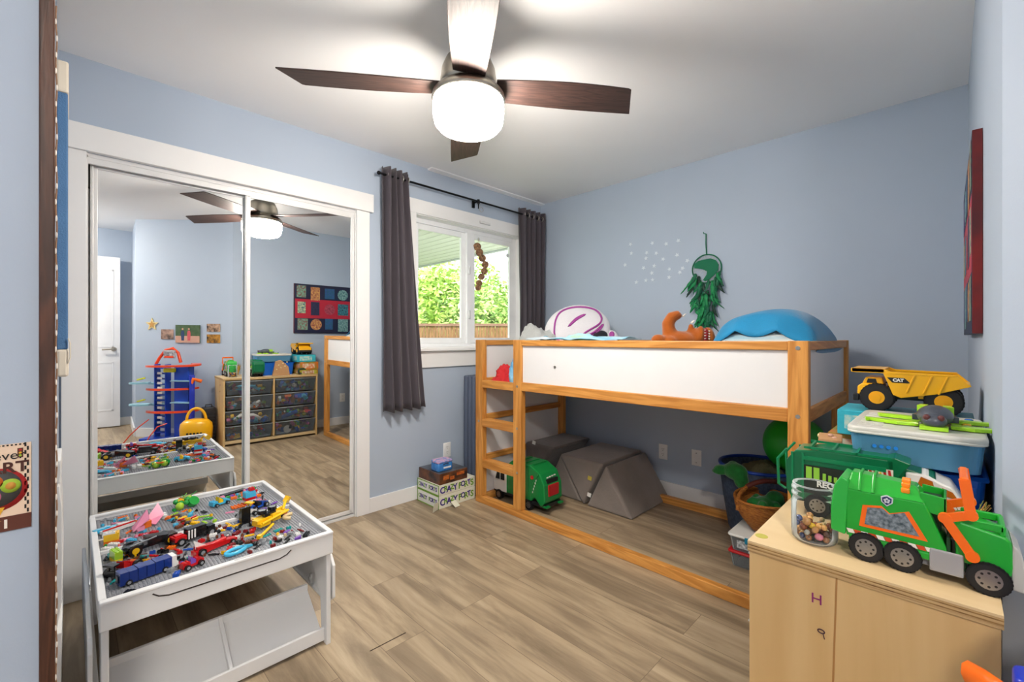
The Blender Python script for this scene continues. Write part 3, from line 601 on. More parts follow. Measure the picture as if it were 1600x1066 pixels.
# loose bricks: shared meshes, one object per brick
KIND = {'one by one brick': (1, 1, .0096), 'one by two brick': (2, 1, .0096), 'two by two brick': (2, 2, .0096), 'two by three brick': (3, 2, .0096), 'two by four brick': (4, 2, .0096), 'one by four plate': (4, 1, .0034), 'two by four plate': (4, 2, .0034), 'one by six plate': (6, 1, .0034), 'round stud': (0, 0, 0), 'axle piece': (0, 1, 0), 'slope piece': (0, 2, 0)}
MC = {}
def loose_mesh(kind, col):
    if (kind, col) in MC: return MC[kind, col]
    nx, ny, h = KIND[kind]; g = MB()
    if nx: brick_mb(g, -nx*U/2, -ny*U/2, 0, nx, ny, h)
    elif kind == 'round stud': g.cyl((0, 0, 0), (0, 0, .005), .006, n=12); g.cyl((0, 0, .005), (0, 0, .009), .0035, n=10)
    elif kind == 'axle piece': g.cyl((-.018, 0, .004), (.018, 0, .004), .0032, n=8); g.cyl((-.006, 0, .004), (.006, 0, .004), .0045, n=8)
    else: g.add(*wedge(-.01, .012, .008, 0, .011))
    MC[kind, col] = g.mesh('building_brick', [bm_(col)]); return MC[kind, col]
rb = random.Random(11); cells = {}
zones = [  # name, polygon centre/extent in table coordinates (x0,x1,y0,y1), count, palette
    ('the near left part', .03, .26, .03, .42, 74, 'red black black orange yellow blue black turquoise white red grey brown'),
    ('the near middle part', .26, .46, .03, .42, 62, 'red black dark_red white black yellow black blue brown grey'),
    ('the near right part', .46, .62, .06, .42, 40, 'yellow black black tan purple red dark_red turquoise grey white'),
    ('the far left part', .03, .24, .46, .84, 42, 'light_blue orange pink brown white red grey tan green'),
    ('the far middle part', .24, .46, .46, .84, 36, 'green yellow red orange black lime brown light_blue grey'),
    ('the far right part', .44, .62, .46, .84, 40, 'purple orange red blue white black light_blue green pink')]
tot = 0
for zn, x0, x1, ya, yb, cnt, pal in zones:
    k = 0; tries = 0; pal = pal.split(); cent = [(rb.uniform(x0, x1), rb.uniform(ya, yb)) for _ in range(4)]
    while k < cnt and tries < 4000:
        tries += 1; c = rb.choice(cent)
        x = c[0]+rb.gauss(0, .042); y = c[1]+rb.gauss(0, .05)
        if not (x0 <= x <= x1 and ya <= y <= yb): continue
        X = T0.x+x; Y = T0.y+y; kind = rb.choice(list(KIND)); nx = KIND[kind][0]; rad = max(nx*U/2, .009)*1.02
        if kind == 'axle piece': rad = .018
        z = TZ
        near = [(a, b, r_) for a, b, r_ in occupied if (a-X)**2+(b-Y)**2 < (r_*.62+rad*.9)**2]
        if near: continue
        if any((a-X)**2+(b-Y)**2 < (r_+rad)**2*.80 for a, b, r_ in cells.get(0, [])): continue
        cells.setdefault(0, []).append((X, Y, rad))
        col = rb.choice(pal); o = bpy.data.objects.new('building_brick', loose_mesh(kind, col)); COL.objects.link(o)
        o.location = (X, Y, z); o.rotation_euler = (0, 0, rb.uniform(0, pi))
        lb = '%s toy %s in %s of the table' % (col.replace('_', ' '), kind, zn)
        tag(o, lb, 'toy brick', lb.replace(' lying', 's lying') if 0 else 'loose '+col.replace('_', ' ')+' '+kind+'s in '+zn+' of the table'); k += 1; tot += 1
print('bricks', tot)
# ------------------------------------------------------------------ loft bed
B0 = Vector((2.135, .42, 0)); BL = 2.10; BW = .99; BH = 1.2
bed = E('loft_bed', B0, 'low pine loft bed with white panels and built-in ladder along the wall', 'bed')
px_ = wood('bed_pine_x', 'e0a152', 'b06f2a', axis=0, dens=9, contrast=1.2); py_ = wood('bed_pine_y', 'e0a152', 'b06f2a', axis=1, dens=9, contrast=1.2); pz_ = wood('bed_pine_z', 'e0a152', 'b06f2a', axis=2, dens=9, contrast=1.2)
pan = mat('white_bed_panel', 'e3e3e4', .3, var=.01); bolt = mat('bolt_steel', 'c9c4ba', .3, 1)
def bp(name, a, b, m, bev=.004): return MB().bx(a, b).build(name, m, bed, bevel=bev)
PW = .045
for (x, y) in ((0, 0), (0, BL-.075), (BW-PW, 0), (BW-PW, BL-.075)): bp('bed_post', (x, y, .052), (x+PW, y+.075, BH), pz_)
bp('bed_post', (0, 1.63, .052), (PW, 1.705, BH), pz_)
# long side toward the room
bp('top_rail', (.003, .075, BH-.04), (PW-.003, 1.63, BH-.002), py_); bp('side_rail', (.003, .075, .857), (PW-.003, 1.63, .915), py_)
bp('floor_rail', (0, -.0, 0), (.04, BL, .052), py_); bp('side_panel', (.018, .075, .915), (.028, 1.63, BH-.04), pan, .001)
# ladder rungs
for z in (.885, .60, .30): bp('ladder_rung', (.0, 1.705, z-.035), (.072 if z < .8 else .045, BL-.075, z+.02), py_)
# long side toward the wall
bp('top_rail', (BW-PW+.003, .075, BH-.04), (BW-.003, BL-.075, BH-.002), py_); bp('side_rail', (BW-PW+.003, .075, .857), (BW-.003, BL-.075, .915), py_)
bp('floor_rail', (BW-.04, 0, 0), (BW, BL, .052), py_); bp('side_panel', (BW-.028, .075, .915), (BW-.018, BL-.075, BH-.04), pan, .001)
# ends
for y in (0, BL-PW):
    bp('top_rail', (PW, y+.004, BH-.04), (BW-PW, y+PW-.004, BH-.002), px_); bp('end_rail', (PW, y+.004, .857), (BW-PW, y+PW-.004, .915), px_)
    bp('end_panel', (PW, y+.018, .915), (BW-PW, y+.028, BH-.04), pan, .001)
y = BL-PW
for z in (.60, .30): bp('end_rail', (PW, y-.005, z), (BW-PW, y+.02, z+.045), px_)
bp('floor_rail', (.0405, y, 0), (BW-.0405, y+PW, .051), px_); bp('end_panel', (PW, y+.022, .052), (BW-PW, y+.032, .857), pan, .001)
bp('slat_base', (PW, .05, .87), (BW-PW, BL-.05, .89), px_)
g = MB()
for (y_, z) in ((.0375, BH-.03), (.0375, .885), (1.667, .60), (1.667, .30), (1.667, .885), (BL-.0375, .60)): g.cyl((-.002, y_, z), (.002, y_, z), .009, n=12)
g.cyl((.018, 1.35, 1.03), (.013, 1.35, 1.03), .009, n=12); g.build('bolt', bolt, bed)
# mattress and things on the bed
tag(MB().rbox((0, 0, .08), (.88, 1.62, .10), .04).build('mattress', mat('mattress_grey', 'b4b8be', .9, bump=.2, bscale=200), loc=(2.63, 1.30, .892)), 'thin pale grey mattress lying on the loft bed base', 'mattress')
MZ = 1.052; MT = 1.022
tag(MB().rbox((0, 0, 0), (.86, 1.50, .03), .014).build('duvet', mat('pale_duvet', 'c9d3da', .9, bump=.4, bscale=30), loc=(2.63, 1.27, 1.0375)), 'pale folded duvet lying on the mattress below the pillow', 'duvet')
def cloth_blob(name, c, size, m, label, cat, seed, amp=.35, nu=56, nv=28, rz=0, freq=3.2, flat=.0, mats=None, mfn=None, wrinkle=.5):
    e = MB(); P = []
    def fn(u, v):
        t = 2*pi*u; ph = pi/2*(1-v); r = cos(ph)**.75 if ph < pi/2 else 0
        d = Vector((sin(pi/2*(1-v))**.8*cos(t), sin(pi/2*(1-v))**.8*sin(t), sin(pi/2*v)))
        k = 1+amp*fbm(d, freq*.5, seed)+amp*wrinkle*abs(fbm(d, freq*1.7, seed+3))-amp*.25*abs(fbm(d, freq*3.3, seed+9))
        return (d.x*size[0]*k, d.y*size[1]*k, max(0, d.z*size[2]*(k if d.z > .05 else 1)))
    e.grid(fn, nu, nv)
    e.add([fn(i/nu, 0) for i in range(nu)], [tuple(range(nu))[::-1]])
    o = e.build(name, mats or [m], loc=c, rot=(0, 0, rz))
    return tag(o, label, cat)
hood = cloth_blob('folded_blanket', (2.53, 2.25, MT), (.165, .18, .275), mat('grey_fleece', 'b4b7b6', .9, bump=.5, bscale=90, sheen=.4), 'crumpled light grey fleece heaped at the window end of the bed', 'blanket', 4, .22, wrinkle=.5, freq=3.2)
cloth_blob('folded_blanket', (2.36, 2.0, MZ), (.09, .10, .15), mat('teal_fleece', '6fa9bd', .9, bump=.5, bscale=80, var=.1), 'small pale teal cloth peeking out under the grey fleece', 'blanket', 7, .3)
# pink-outlined white cushion with a hood shape
cu = E('round_cushion', (2.82, 1.99, MZ-.0), 'big white plush cushion with pink outlines and black underside', 'cushion', rot=(R(-16), R(24), R(45)))
whp = mat('white_plush', 'e6e4e8', .85, bump=.3, bscale=150, sheen=.5); pkp = mat('magenta_piping', 'a8489a', .7); blp = mat('black_plush', '26282e', .9, bump=.3, bscale=150)
CW, CH = .265, .225
def cf(u, v):
    t = 2*pi*u; f = pi*v; r = sin(f)**.6
    return (.09*cos(f), CW*r*cos(t), CH+.02+CH*r*sin(t)*(1 if sin(t) > 0 else .9))
g = MB(); g.grid(cf, 40, 20); g.build('cushion_body', whp, cu)
def on(a, b):
    q = min(.98, math.sqrt((a/CW)**2+(b/CH)**2)); f = math.asin(q**(1/.6)) if q > 0 else 0
    return (-.09*cos(f)-.004, -a, CH+.02+b)
for pts in ([(-.20, -.05), (-.17, .08), (-.09, .17), (.04, .175), (.17, .12), (.20, .04), (.16, -.02), (.04, -.06), (-.08, -.10)], [(-.19, -.10), (-.12, -.125), (.0, -.10), (.10, -.075), (.19, -.03), (.11, -.09), (.0, -.115), (-.12, -.14)], [(-.08, .02), (.0, .06), (.08, .085), (.0, .07)]):
    n_p = len(pts); sm_ = []
    for i in range(n_p):
        p0_, p1_, p2_, p3_ = pts[i-1], pts[i], pts[(i+1) % n_p], pts[(i+2) % n_p]
        for t in (0, .25, .5, .75): sm_.append(tuple(.5*(2*p1_[q]+(p2_[q]-p0_[q])*t+(2*p0_[q]-5*p1_[q]+4*p2_[q]-p3_[q])*t*t+(3*p1_[q]-p0_[q]-3*p2_[q]+p3_[q])*t**3) for q in (0, 1)))
    g = MB(); g.tube([on(a, b) for a, b in sm_], .0075, 6, closed=True); g.build('pink_outline', pkp, cu)
MB().ell((-.062, -.10, .115), (.045, .10, .055), R_=(-.3, 0, 0)).build('dark_underside', blp, cu)
MB().ell((-.0, -.235, .12), (.045, .055, .06), R_=(.5, 0, 0)).build('side_flap', whp, cu)
MB().ell((-.03, -.235, .125), (.02, .025, .035), R_=(.5, 0, 0)).build('flap_lining', pkp, cu)
# flat bright cloth strip
g = MB()
def fs(u, v): return (-.1+.22*v+.015*sin(9*u), -.38+.76*u, .145+.012*fbm((u*9, v*3, 0), 1, 3)+.012*sin(pi*v))
g.grid(fs, 50, 12)
bl = g.build('bed_sheet', mat('white_blue_lime_sheet', 'dfe9ee', .85, vscale=3.5, col2='5fb4d4'), loc=(2.33, 1.72, MZ+.008), solid=.004)
tag(bl, 'white and pale blue sheet with lime patches spread behind the top rail', 'sheet')
tag(cloth_blob('bright_cloth', (2.30, 1.66, MZ), (.07, .22, .185), mat('lime_cloth', 'b9d65a', .9, vscale=7, col2='9fd0e4'), 'lime and pale blue cloth bunched behind the top rail', 'cloth', 12, .12), None)
# the two cloths on the platform by the ladder
def platform(nm, c, s, m, lab, seed): return cloth_blob(nm, c, s, m, lab, 'blanket', seed, .4)
platform('folded_blanket', (2.27, 2.33, .8915), (.085, .11, .10), mat('red_fleece', 'c2262c', .85, bump=.4, bscale=80, var=.1), 'crumpled red cloth on the mattress corner above the ladder', 21)
platform('folded_blanket', (2.235, 2.185, .8915), (.05, .06, .17), mat('blue_star_fleece', '2f86c4', .85, bump=.4, bscale=80, vscale=7, col2='9fd4ee'), 'blue and light blue patterned cloth beside the red one on the bed', 22)
# orange dinosaur plush lying on its back
def dino():
    e = E('plush_dinosaur', (2.40, 1.075, MZ+.0), 'orange brown plush dinosaur lying on its side with open mouth', 'soft toy', rz=R(-45))
    # local +x is to the right as seen from the room, +z up
    e.scale = (1.18, 1.18, 1.18); e.location.z = MZ-.03; g = MB(); fur = mat('rust_plush', 'a3530f', .9, bump=.35, bscale=220, sheen=.6, var=.08, vscale=20)
    g.ell((.0, 0, .145), (.085, .06, .05)); g.ell((-.05, 0, .14), (.05, .055, .045)); g.ell((.05, 0, .145), (.05, .05, .045))
    g.tube([(-.02, 0, .15), (-.05, .01, .19), (-.055, .01, .23), (-.035, .01, .262), (-.008, .01, .27), (.008, .01, .262)], [.034, .034, .03, .028, .024, .012], 12)
    g.ell((-.11, -.02, .15), (.036, .032, .03)); g.ell((-.055, -.035, .14), (.034, .034, .03), R_=(0, .4, 0)); g.ell((.008, .0, .1), (.15, .05, .06))
    g.tube([(.035, 0, .15), (.048, 0, .2), (.05, 0, .228)], [.018, .015, .011], 10)
    g.ell((.08, .0, .16), (.04, .05, .05)); g.ell((.078, -.03, .178), (.017, .03, .042), R_=(0, .15, 0)); g.ell((.122, -.028, .168), (.026, .034, .046), R_=(0, -.2, 0)); g.ell((.125, 0, .15), (.04, .045, .045))
    g.build('body', fur, e, remesh=.007)
    MB().ell((.099, -.045, .172), (.011, .016, .036), R_=(0, .05, 0)).build('mouth_lining', mat('dark_red_felt', '8e1f22', .8), e)
    wt = mat('white_felt', 'ece6da', .8)
    g = MB()
    for i in range(5): g.cyl((.088, -.058, .145+.013*i), (.095, -.061, .147+.013*i), .0038, .0005, n=6); g.cyl((.111, -.058, .145+.012*i), (.104, -.061, .147+.012*i), .0038, .0005, n=6)
    for x, z in ((.01, .262), (.052, .232)):
        for k in range(2): g.cyl((x, -.006+.012*k, z), (x+.014, -.006+.012*k, z+.014), .004, .001, n=6)
    for k in range(3): g.cyl((-.125+.01*k, -.052, .142), (-.135+.01*k, -.062, .132), .004, .001, n=6); g.cyl((-.06+.012*k, -.066, .142), (-.068+.012*k, -.076, .132), .004, .001, n=6)
    g.build('teeth_and_claws', wt, e)
dino()
# blue pillow
pil = E('pillow', (2.66, .675, MZ+.006), 'large bright blue pillow with striped cream opening at the bed end', 'pillow')
bluep = mat('turquoise_pillow_cotton', '1a86b8', .75, bump=.25, bscale=120, var=.06, vscale=9, sheen=.3)
def shell(hx, hy, hz, z0, s_, sgn, ex=2.4, wob=.012):
    def f(u, v):
        a = 2*u-1; b = 2*v-1; k = max(0, (1-abs(a)**ex)*(1-abs(b)**ex))**.5
        return (a*hx-.022, b*hy, z0+sgn*hz*k+wob*fbm((u*4, v*4, sgn), 1, s_)*k+.02*(1-k)*(1 if sgn > 0 else 1)-.05*(1-k))
    return f
g = MB(); g.grid(shell(.29, .22, .095, .135, 1, 1), 44, 30); g.grid(shell(.30, .23, .13, .155, 2, -1), 44, 30)
g.build('inner_pillow', mat('pillow_stripe_cream', 'd9d6cd', .85, vscale=2.5, col2='8fb6c6', stretch=(1, 1, 22)), pil)
def top(u, v):
    a = 2*u-1; b = 2*v-1; k = max(0, (1-abs(a*.93)**3)*(1-abs(b)**2.6))**.5
    x = a*.30+.02; e1 = max(0, .14-u)/.14
    return (x-.012, b*.235, .150+.148*k-.050*(1-k)+.014*fbm((u*3.5, v*3.5, 0), 1, 5)*k-.035*e1*abs(sin(8*v+.5))+.006)
g = MB(); g.grid(top, 50, 36)
g.build('pillow_case', bluep, pil, solid=.005)
g = MB()
def bot(u, v):
    a = 2*u-1; b = 2*v-1; k = max(0, (1-abs(a*.93)**3)*(1-abs(b)**2.6))**.5
    return (a*.31+.02, b*.245, .15-.145*k-.05*(1-k))
g.grid(bot, 40, 30); g.build('pillow_case_underside', bluep, pil)
text('case_print', 'rest', .035, mat('pale_print', '7fb6d2', .7), pil, (.12, -.249, .085), (R(70), 0, 0), .0004) if 0 else None

# ------------------------------------------------------------------ on the bed wall
p0 = at(1104, 420, X=BX-.012); dc = E('dream_catcher', p0, 'green feathered dream catcher with a dinosaur head hanging on the wall', 'dream catcher')
gr = mat('deep_green_yarn', '126b4a', .8, bump=.3, bscale=300); RR = .103
g = MB(); g.tube([(0, RR*cos(q), RR*sin(q)) for q in [2*pi*i/40 for i in range(40)]], .0045, 8, closed=True); g.build('hoop', gr, dc)
g = MB(); g.tube([(0, .0, RR), (0, .005, RR+.08), (0, .004, RR+.15)], .004, 6); g.tube([(0, .004, RR+.15), (0, .02, RR+.155), (0, .022, RR+.165)], .003, 6); g.build('hanging_cord', gr, dc)
g = MB()
for i in range(9):
    a = 2*pi*i/9; b = a+2*pi*4/9; g.cyl((.002, RR*cos(a), RR*sin(a)), (.002, RR*cos(b), RR*sin(b)), .0011, n=4)
for i in range(9):
    a = 2*pi*i/9; b = a+2*pi*2/9; g.cyl((.002, RR*cos(a), RR*sin(a)), (.002, RR*cos(b), RR*sin(b)), .0011, n=4)
g.build('web', mat('pale_thread', 'c9d0cf', .6), dc)
# head silhouette, in (right, up) -> y = -right
hp = [(-.085, .045), (-.06, .062), (-.02, .068), (.03, .07), (.065, .055), (.085, .02), (.082, -.02), (.05, -.055), (.02, -.08), (-.01, -.09), (-.025, -.08), (.0, -.045), (.005, -.02), (-.03, .0), (-.06, .008), (-.085, .012), (-.09, .03)]
MB().prism([(-a, b) for a, b in hp], -.004, .0, 'yz').build('dinosaur_head', gr, dc)
rf = random.Random(2); fcols = [mat('feather_a', '0f7a45', .6, var=.2), mat('feather_b', '0a5a3c', .6, var=.2), mat('feather_c', '0b2f24', .6)]
def feather(p, L, w, dr, m, sway):
    g = MB(); N = 9; A = []; B = []
    for i in range(N+1):
        t = i/N; c = Vector((-.012*sin(t*2.2)-.004, dr*t*t*L+sway*sin(t*3)*.01, -L*t)); wd = w*sin(pi*min(.98, t*.85+.12))**.8*(1+.25*rf.uniform(-1, 1))
        A.append(c+Vector((.004*rf.uniform(-1, 1), wd, .3*wd))); B.append(c+Vector((.004*rf.uniform(-1, 1), -wd, .3*wd)))
    P = A+B; F = [(i, i+1, N+2+i, N+1+i) for i in range(N)]
    g.add(P, F, 0, True); g.build('feather', m, dc, loc=p, solid=.0006)
for i in range(74):
    row = i % 4; yy = rf.uniform(-.10, .10)*(1-.12*row); zz = (-.10 if abs(yy) < .05 else -.05)-.075*row
    feather((rf.uniform(-.018, .004), yy, zz+rf.uniform(-.02, .02)), rf.uniform(.075, .13), rf.uniform(.008, .017), rf.uniform(-.5, .5)+yy*3, fcols[min(2, rf.randrange(7)//3)], rf.uniform(-1, 1))
ST = [(742,127),(878,120),(965,125),(1040,105),(747,183),(843,180),(903,183),(1033,195),(838,215),(945,220),(1097,230),(708,257),(823,275),(890,262),(875,307),(985,283),(1067,277),(1050,303),(983,333),(880,350),(838,353),(778,365)]
stm = mat('glow_star_plastic', 'd0d9e0', .35)
def starmesh():
    g = MB(); g.prism([((.019 if k % 2 == 0 else .0085)*cos(pi/2+k*pi/5), (.019 if k % 2 == 0 else .0085)*sin(pi/2+k*pi/5)) for k in range(10)], -.003, .0, 'yz'); return g.mesh('wall_star', [stm])
sm = starmesh(); 
for i, (a, b) in enumerate(ST):
    o = bpy.data.objects.new('wall_star', sm); COL.objects.link(o); o.location = at(800+a/4, 350+b/4, X=BX); o.rotation_euler = (rf.uniform(0, 6), 0, 0)
    tag(o, 'small pale star sticker on the wall left of the dream catcher', 'sticker', 'pale star stickers on the wall left of the dream catcher')
def outlet(p, rz, label, blank=False):
    e = E('wall_outlet', p, label, 'outlet', rz=rz); pm = mat('outlet_white', 'e9e9e7', .3)
    g = MB(); g.rbox((0, -.003, 0), (.072, .006, .116), .004); g.build('cover_plate', pm, e)
    if not blank:
        g = MB()
        for s_ in (-1, 1): g.cyl((0, -.006, s_*.02), (0, -.0075, s_*.02), .0165, n=18)
        s2 = g.build('sockets', pm, e)
        g = MB()
        for s_ in (-1, 1):
            for q in (-.006, .006): g.bx((q-.001, -.0082, s_*.02+.000), (q+.001, -.0072, s_*.02+.009))
            g.cyl((0, -.0082, s_*.02-.008), (0, -.0072, s_*.02-.008), .0025, n=8)
        g.build('slots', mat('slot_dark', '2a2a2a', .6), s2)
    else:
        g = MB(); g.cyl((0, -.006, .035), (0, -.009, .035), .0035, n=10); g.cyl((0, -.006, -.035), (0, -.008, -.035), .003, n=8); g.build('plate_screw', mat('slot_dark', '2a2a2a', .6), e)
outlet(at(1036.5, 706, X=BX), R(-90), 'white wall outlet above the baseboard under the loft bed')
outlet(at(1088.5, 715.5, X=BX), R(-90), 'blank white cover plate on the wall under the bed', True)
outlet(at(698, 703, Y=WY), 0, 'white wall outlet above the stack of boxes')
outlet(Vector((2.57, -.058, .36)), R(180), 'white wall outlet seen in the mirror beside the bed')
# ------------------------------------------------------------------ folding mat between bed and window wall
fm = E('folding_mat', (2.64, 2.66, 0), 'slate blue folded gym mat standing between the bed and window wall', 'mat'); slate = mat('slate_vinyl', '4a5468', .6)
for i in range(3): MB().rbox((0, -.045+.045*i, .46), (.92, .042, .92), .02).build('mat_panel', slate, fm)
# ------------------------------------------------------------------ grey foam wedges
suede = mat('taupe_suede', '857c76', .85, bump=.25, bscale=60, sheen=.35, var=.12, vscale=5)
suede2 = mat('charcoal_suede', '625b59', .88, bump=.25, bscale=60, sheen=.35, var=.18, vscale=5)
def foam(name, poly, x0, x1, m, label, tags=()):
    y = sum(p[0] for p in poly)/len(poly); e = E(name, ((x0+x1)/2, y, 0), label, 'foam block'); hx = (x1-x0)/2
    g = MB(); g.prism([(p[0]-y, p[1]) for p in poly], -hx, hx, 'yz'); g.build('foam_body', m, e, bevel=.022, seg=4)
    for i in range(len(poly)):
        g = MB(); a = poly[i]; g.tube([(-hx+.012, a[0]-y-(a[0]-y)*.06, a[1]+(-.015 if a[1] > .15 else .012)), (hx-.012, a[0]-y-(a[0]-y)*.06, a[1]+(-.015 if a[1] > .15 else .012))], .004, 6); g.build('piping', m, e)
    for (ty, tz, c, s_) in tags:
        MB().box((-hx-.004, ty-y, tz), (.003, .03, .028), 0, (.2, 0, .1)).build('care_tag', mat('tag_'+c, c, .8), e)
foam('foam_wedge', [(1.505, 0), (1.875, 0), (1.715, .325)], 2.63, 3.20, suede, 'taupe suede foam triangle standing upright on the floor, rightmost of the foam row', [(1.845, .09, 'dcdcd8', 1)])
foam('foam_wedge', [(1.735, .33), (2.125, .33), (1.905, .0)], 2.63, 3.20, suede, 'taupe suede foam wedge standing point down between two upright ones', [(1.84, .21, 'c9b84e', 1)])
foam('foam_wedge', [(1.935, 0), (2.30, 0), (2.135, .325)], 2.66, 3.20, suede, 'taupe suede foam triangle half hidden behind the green garbage truck')
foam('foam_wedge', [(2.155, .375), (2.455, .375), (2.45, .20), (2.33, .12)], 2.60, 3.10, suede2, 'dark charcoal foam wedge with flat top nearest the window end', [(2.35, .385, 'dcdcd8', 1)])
# ------------------------------------------------------------------ toy garbage truck under the bed
def wheel_obj(e, c, r, w, hubm, axis='y', nm='wheel', tirem=None, hr=.60, dots=8):
    g = MB(); c = Vector(c); d = {'y': Vector((0, 1, 0)), 'x': Vector((1, 0, 0))}[axis]*w/2
    g.cyl(c-d*.8, c+d*.8, r, n=28, m=0); g.cyl(c-d, c+d, r*.9, n=28, m=0)
    for s_ in (-1, 1):
        g.cyl(c+d*.98*s_, c+d*1.04*s_, r*hr, n=20, m=1); g.cyl(c+d*1.0*s_, c+d*1.14*s_, r*.24, n=12, m=1)
        for k in range(dots):
            a = 2*pi*k/8; off = Vector((cos(a), 0, sin(a))) if axis == 'y' else Vector((0, cos(a), sin(a)))
            g.cyl(c+off*r*.42+d*1.03*s_, c+off*r*.42+d*1.06*s_, r*.075, n=8, m=0)
    for k in range(28):
        a = 2*pi*k/28; off = Vector((cos(a), 0, sin(a))) if axis == 'y' else Vector((0, cos(a), sin(a)))
        g.box(c+off*r*.985, (r*.06, w*.8, r*.09) if axis == 'y' else (w*.8, r*.06, r*.09), 0, (0, -a, 0) if axis == 'y' else (a, 0, 0))
    return g.build(nm, [tirem or mat('black_rubber', '17171a', .6), hubm], e)
silver = mat('silver_plastic', '9c9a98', .3, .85); gpl = mat('green_plastic', '12833f', .3, coat=.3); gpl2 = mat('bright_green_plastic', '1fa02f', .28, coat=.3); dgp = mat('dark_green_plastic', '06683f', .3, coat=.3)
redp = mat('red_plastic', 'b81f24', .35); whpl = mat('white_plastic', 'e2e0db', .35); blkp = mat('black_plastic', '1b1c1e', .4); orp = mat('orange_plastic', 'f26a12', .3, coat=.2)
gt = E('toy_garbage_truck', (2.375, 2.22, 0), 'green and white toy garbage truck parked under the bed', 'toy truck', rz=R(-90))
# local x forward = world -Y ; the cab points to the window, so forward is negative
MB().bx((-.03, -.085, .045), (.25, .085, .07)).bx((-.27, -.08, .045), (-.03, .08, .065)).build('chassis', blkp, gt, bevel=.003)
g = MB(); g.prism([(-.10, .07), (.13, .07), (.16, .1), (.22, .05), (.255, .09), (.25, .2), (.21, .275), (.12, .32), (-.06, .32), (-.10, .29)], -.095, .095, 'xz'); g.build('hopper_body', gpl, gt, bevel=.008)
g = MB()
for yy in (-.098, .094):
    for x in (-.05, .02, .09): g.bx((x, yy, .09), (x+.012, yy+.004, .29))
    g.tube([(.13, yy+.002, .08), (.15, yy+.002, .2), (.2, yy+.002, .27)], .005, 6)
for x in (-.02, .05, .12): g.bx((x, -.07, .318), (x+.012, .07, .326))
g.build('ribs', gpl, gt)
MB().bx((.225, -.055, .12), (.258, .055, .2)).build('tailgate', redp, gt, bevel=.004)
MB().bx((.215, -.06, .195), (.246, .06, .235)).build('tail_opening', blkp, gt, bevel=.003)
g = MB(); g.bx((.23, -.09, .05), (.27, -.05, .062)); g.bx((.23, .05, .05), (.27, .09, .062)); g.build('rear_step', gpl, gt, bevel=.002)
for k in range(6): MB().bx((.135+.008*k, -.0985, .11+.022*k), (.139+.008*k, -.0955, .125+.022*k)).build('white_dash', whpl, gt)
for k in range(4): MB().bx((.236-.004*k, -.055+.03*k, .245), (.242-.004*k, -.04+.03*k, .252)).build('white_dash', whpl, gt)
g = MB(); g.cyl((.14, -.097, .24), (.14, -.100, .24), .014, n=14); g.build('side_lamp', redp, gt)
g = MB(); g.prism([(-.27, .06), (-.13, .06), (-.13, .235), (-.22, .235), (-.262, .16), (-.27, .14)], -.085, .085, 'xz'); g.build('cab', whpl, gt, bevel=.008)
g = MB(); g.prism([(-.245, .15), (-.2, .15), (-.2, .215), (-.225, .215)], -.0875, .0875, 'xz'); g.prism([(-.19, .15), (-.15, .15), (-.15, .215), (-.19, .215)], -.0875, .0875, 'xz'); g.build('cab_window', blkp, gt)
MB().bx((-.135, -.08, .065), (-.10, .08, .27)).build('cab_back', gpl, gt, bevel=.003)
for x in (-.205, .10, .0):
    for s_ in (-1, 1): wheel_obj(gt, (x, s_*.078, .036), .036, .03, silver)
# ------------------------------------------------------------------ boxes by the window wall
cb = mat('white_cardboard', 'dcdccb', .6); lime = mat('lime_print', '6f9e2e', .6); purp = mat('purple_print', '3b2a86', .6); pal_ = mat('pale_green_card', 'b7cc9a', .6)
def cf_box(z, h, label, dx=0, dy=0, flaps=False, L=.33, D=.272):
    e = E('toy_box', (1.838+dx, 2.566+dy, z), label, 'box')
    g = MB(); g.bx((0, 0, .001), (L, D, h)); g.build('carton', cb, e, bevel=.002)
    g = MB(); g.bx((-.001, .012, .012), (-.0004, D-.012, h-.012)); g.build('end_label', mat('box_label_white', 'dfe0dc', .5), e)
    g = MB()
    for a, b in (((-.0014, 0, 0), (-.0006, D, .006)), ((-.0014, 0, h-.006), (-.0006, D, h)), ((-.0014, 0, 0), (-.0006, .006, h)), ((-.0014, D-.006, 0), (-.0006, D, h))): g.bx(a, b)
    g.build('green_edging', lime, e)
    cs = [purp, lime, purp, lime, purp, None, lime, purp, lime, purp, lime]; x = .018
    for i, (chh, m) in enumerate(zip('CRAZY FORTS', cs)):
        if m: text('front_letter', chh, .062 if i % 2 == 0 else .052, m, e, (x+.012, -.0012, h*.5+(.004 if i % 2 else -.004)), (R(90), R(rf.uniform(-7, 7)), 0), .0005, bold=.0018)
        x += .0285 if m else .014
    for i, (chh, m) in enumerate(zip('CRAZY FORTS', cs)):
        if m: text('end_letter', chh, .04, purp if i % 3 else lime, e, (-.0018, D-.03-.021*i, h*.5), (R(90), 0, R(-90)), .0005, bold=.001)
    return e
b1 = cf_box(0, .094, 'lower white game carton with CRAZY FORTS lettering, flaps open on the floor')
g = MB(); g.box((-.035, -.012, .033), (.06, .002, .06), 0, (R(8), 0, R(20))); g.build('open_flap', cb, b1); g = MB(); g.box((.12, -.032, .022), (.05, .002, .055), 0, (R(-55), 0, R(10))); g.build('open_flap', cb, b1)
cf_box(.095, .074, 'upper white game carton with CRAZY FORTS lettering under the dark box')
bxm = mat('dark_monster_truck_print', '221c1e', .4, vscale=14, col2='7a4a2c'); 
e = E('game_box', (1.845, 2.566, .17), 'black printed cardboard box with orange patches under the blue tin', 'box')
MB().bx((0, 0, 0), (.25, .265, .078)).build('carton', bxm, e, bevel=.003)
MB().bx((0.003, .003, .062), (.247, .262, .0795)).build('lid', mat('dark_lid_print', '2b2a30', .4, vscale=11, col2='5d646e'), e, bevel=.002)
g = MB()
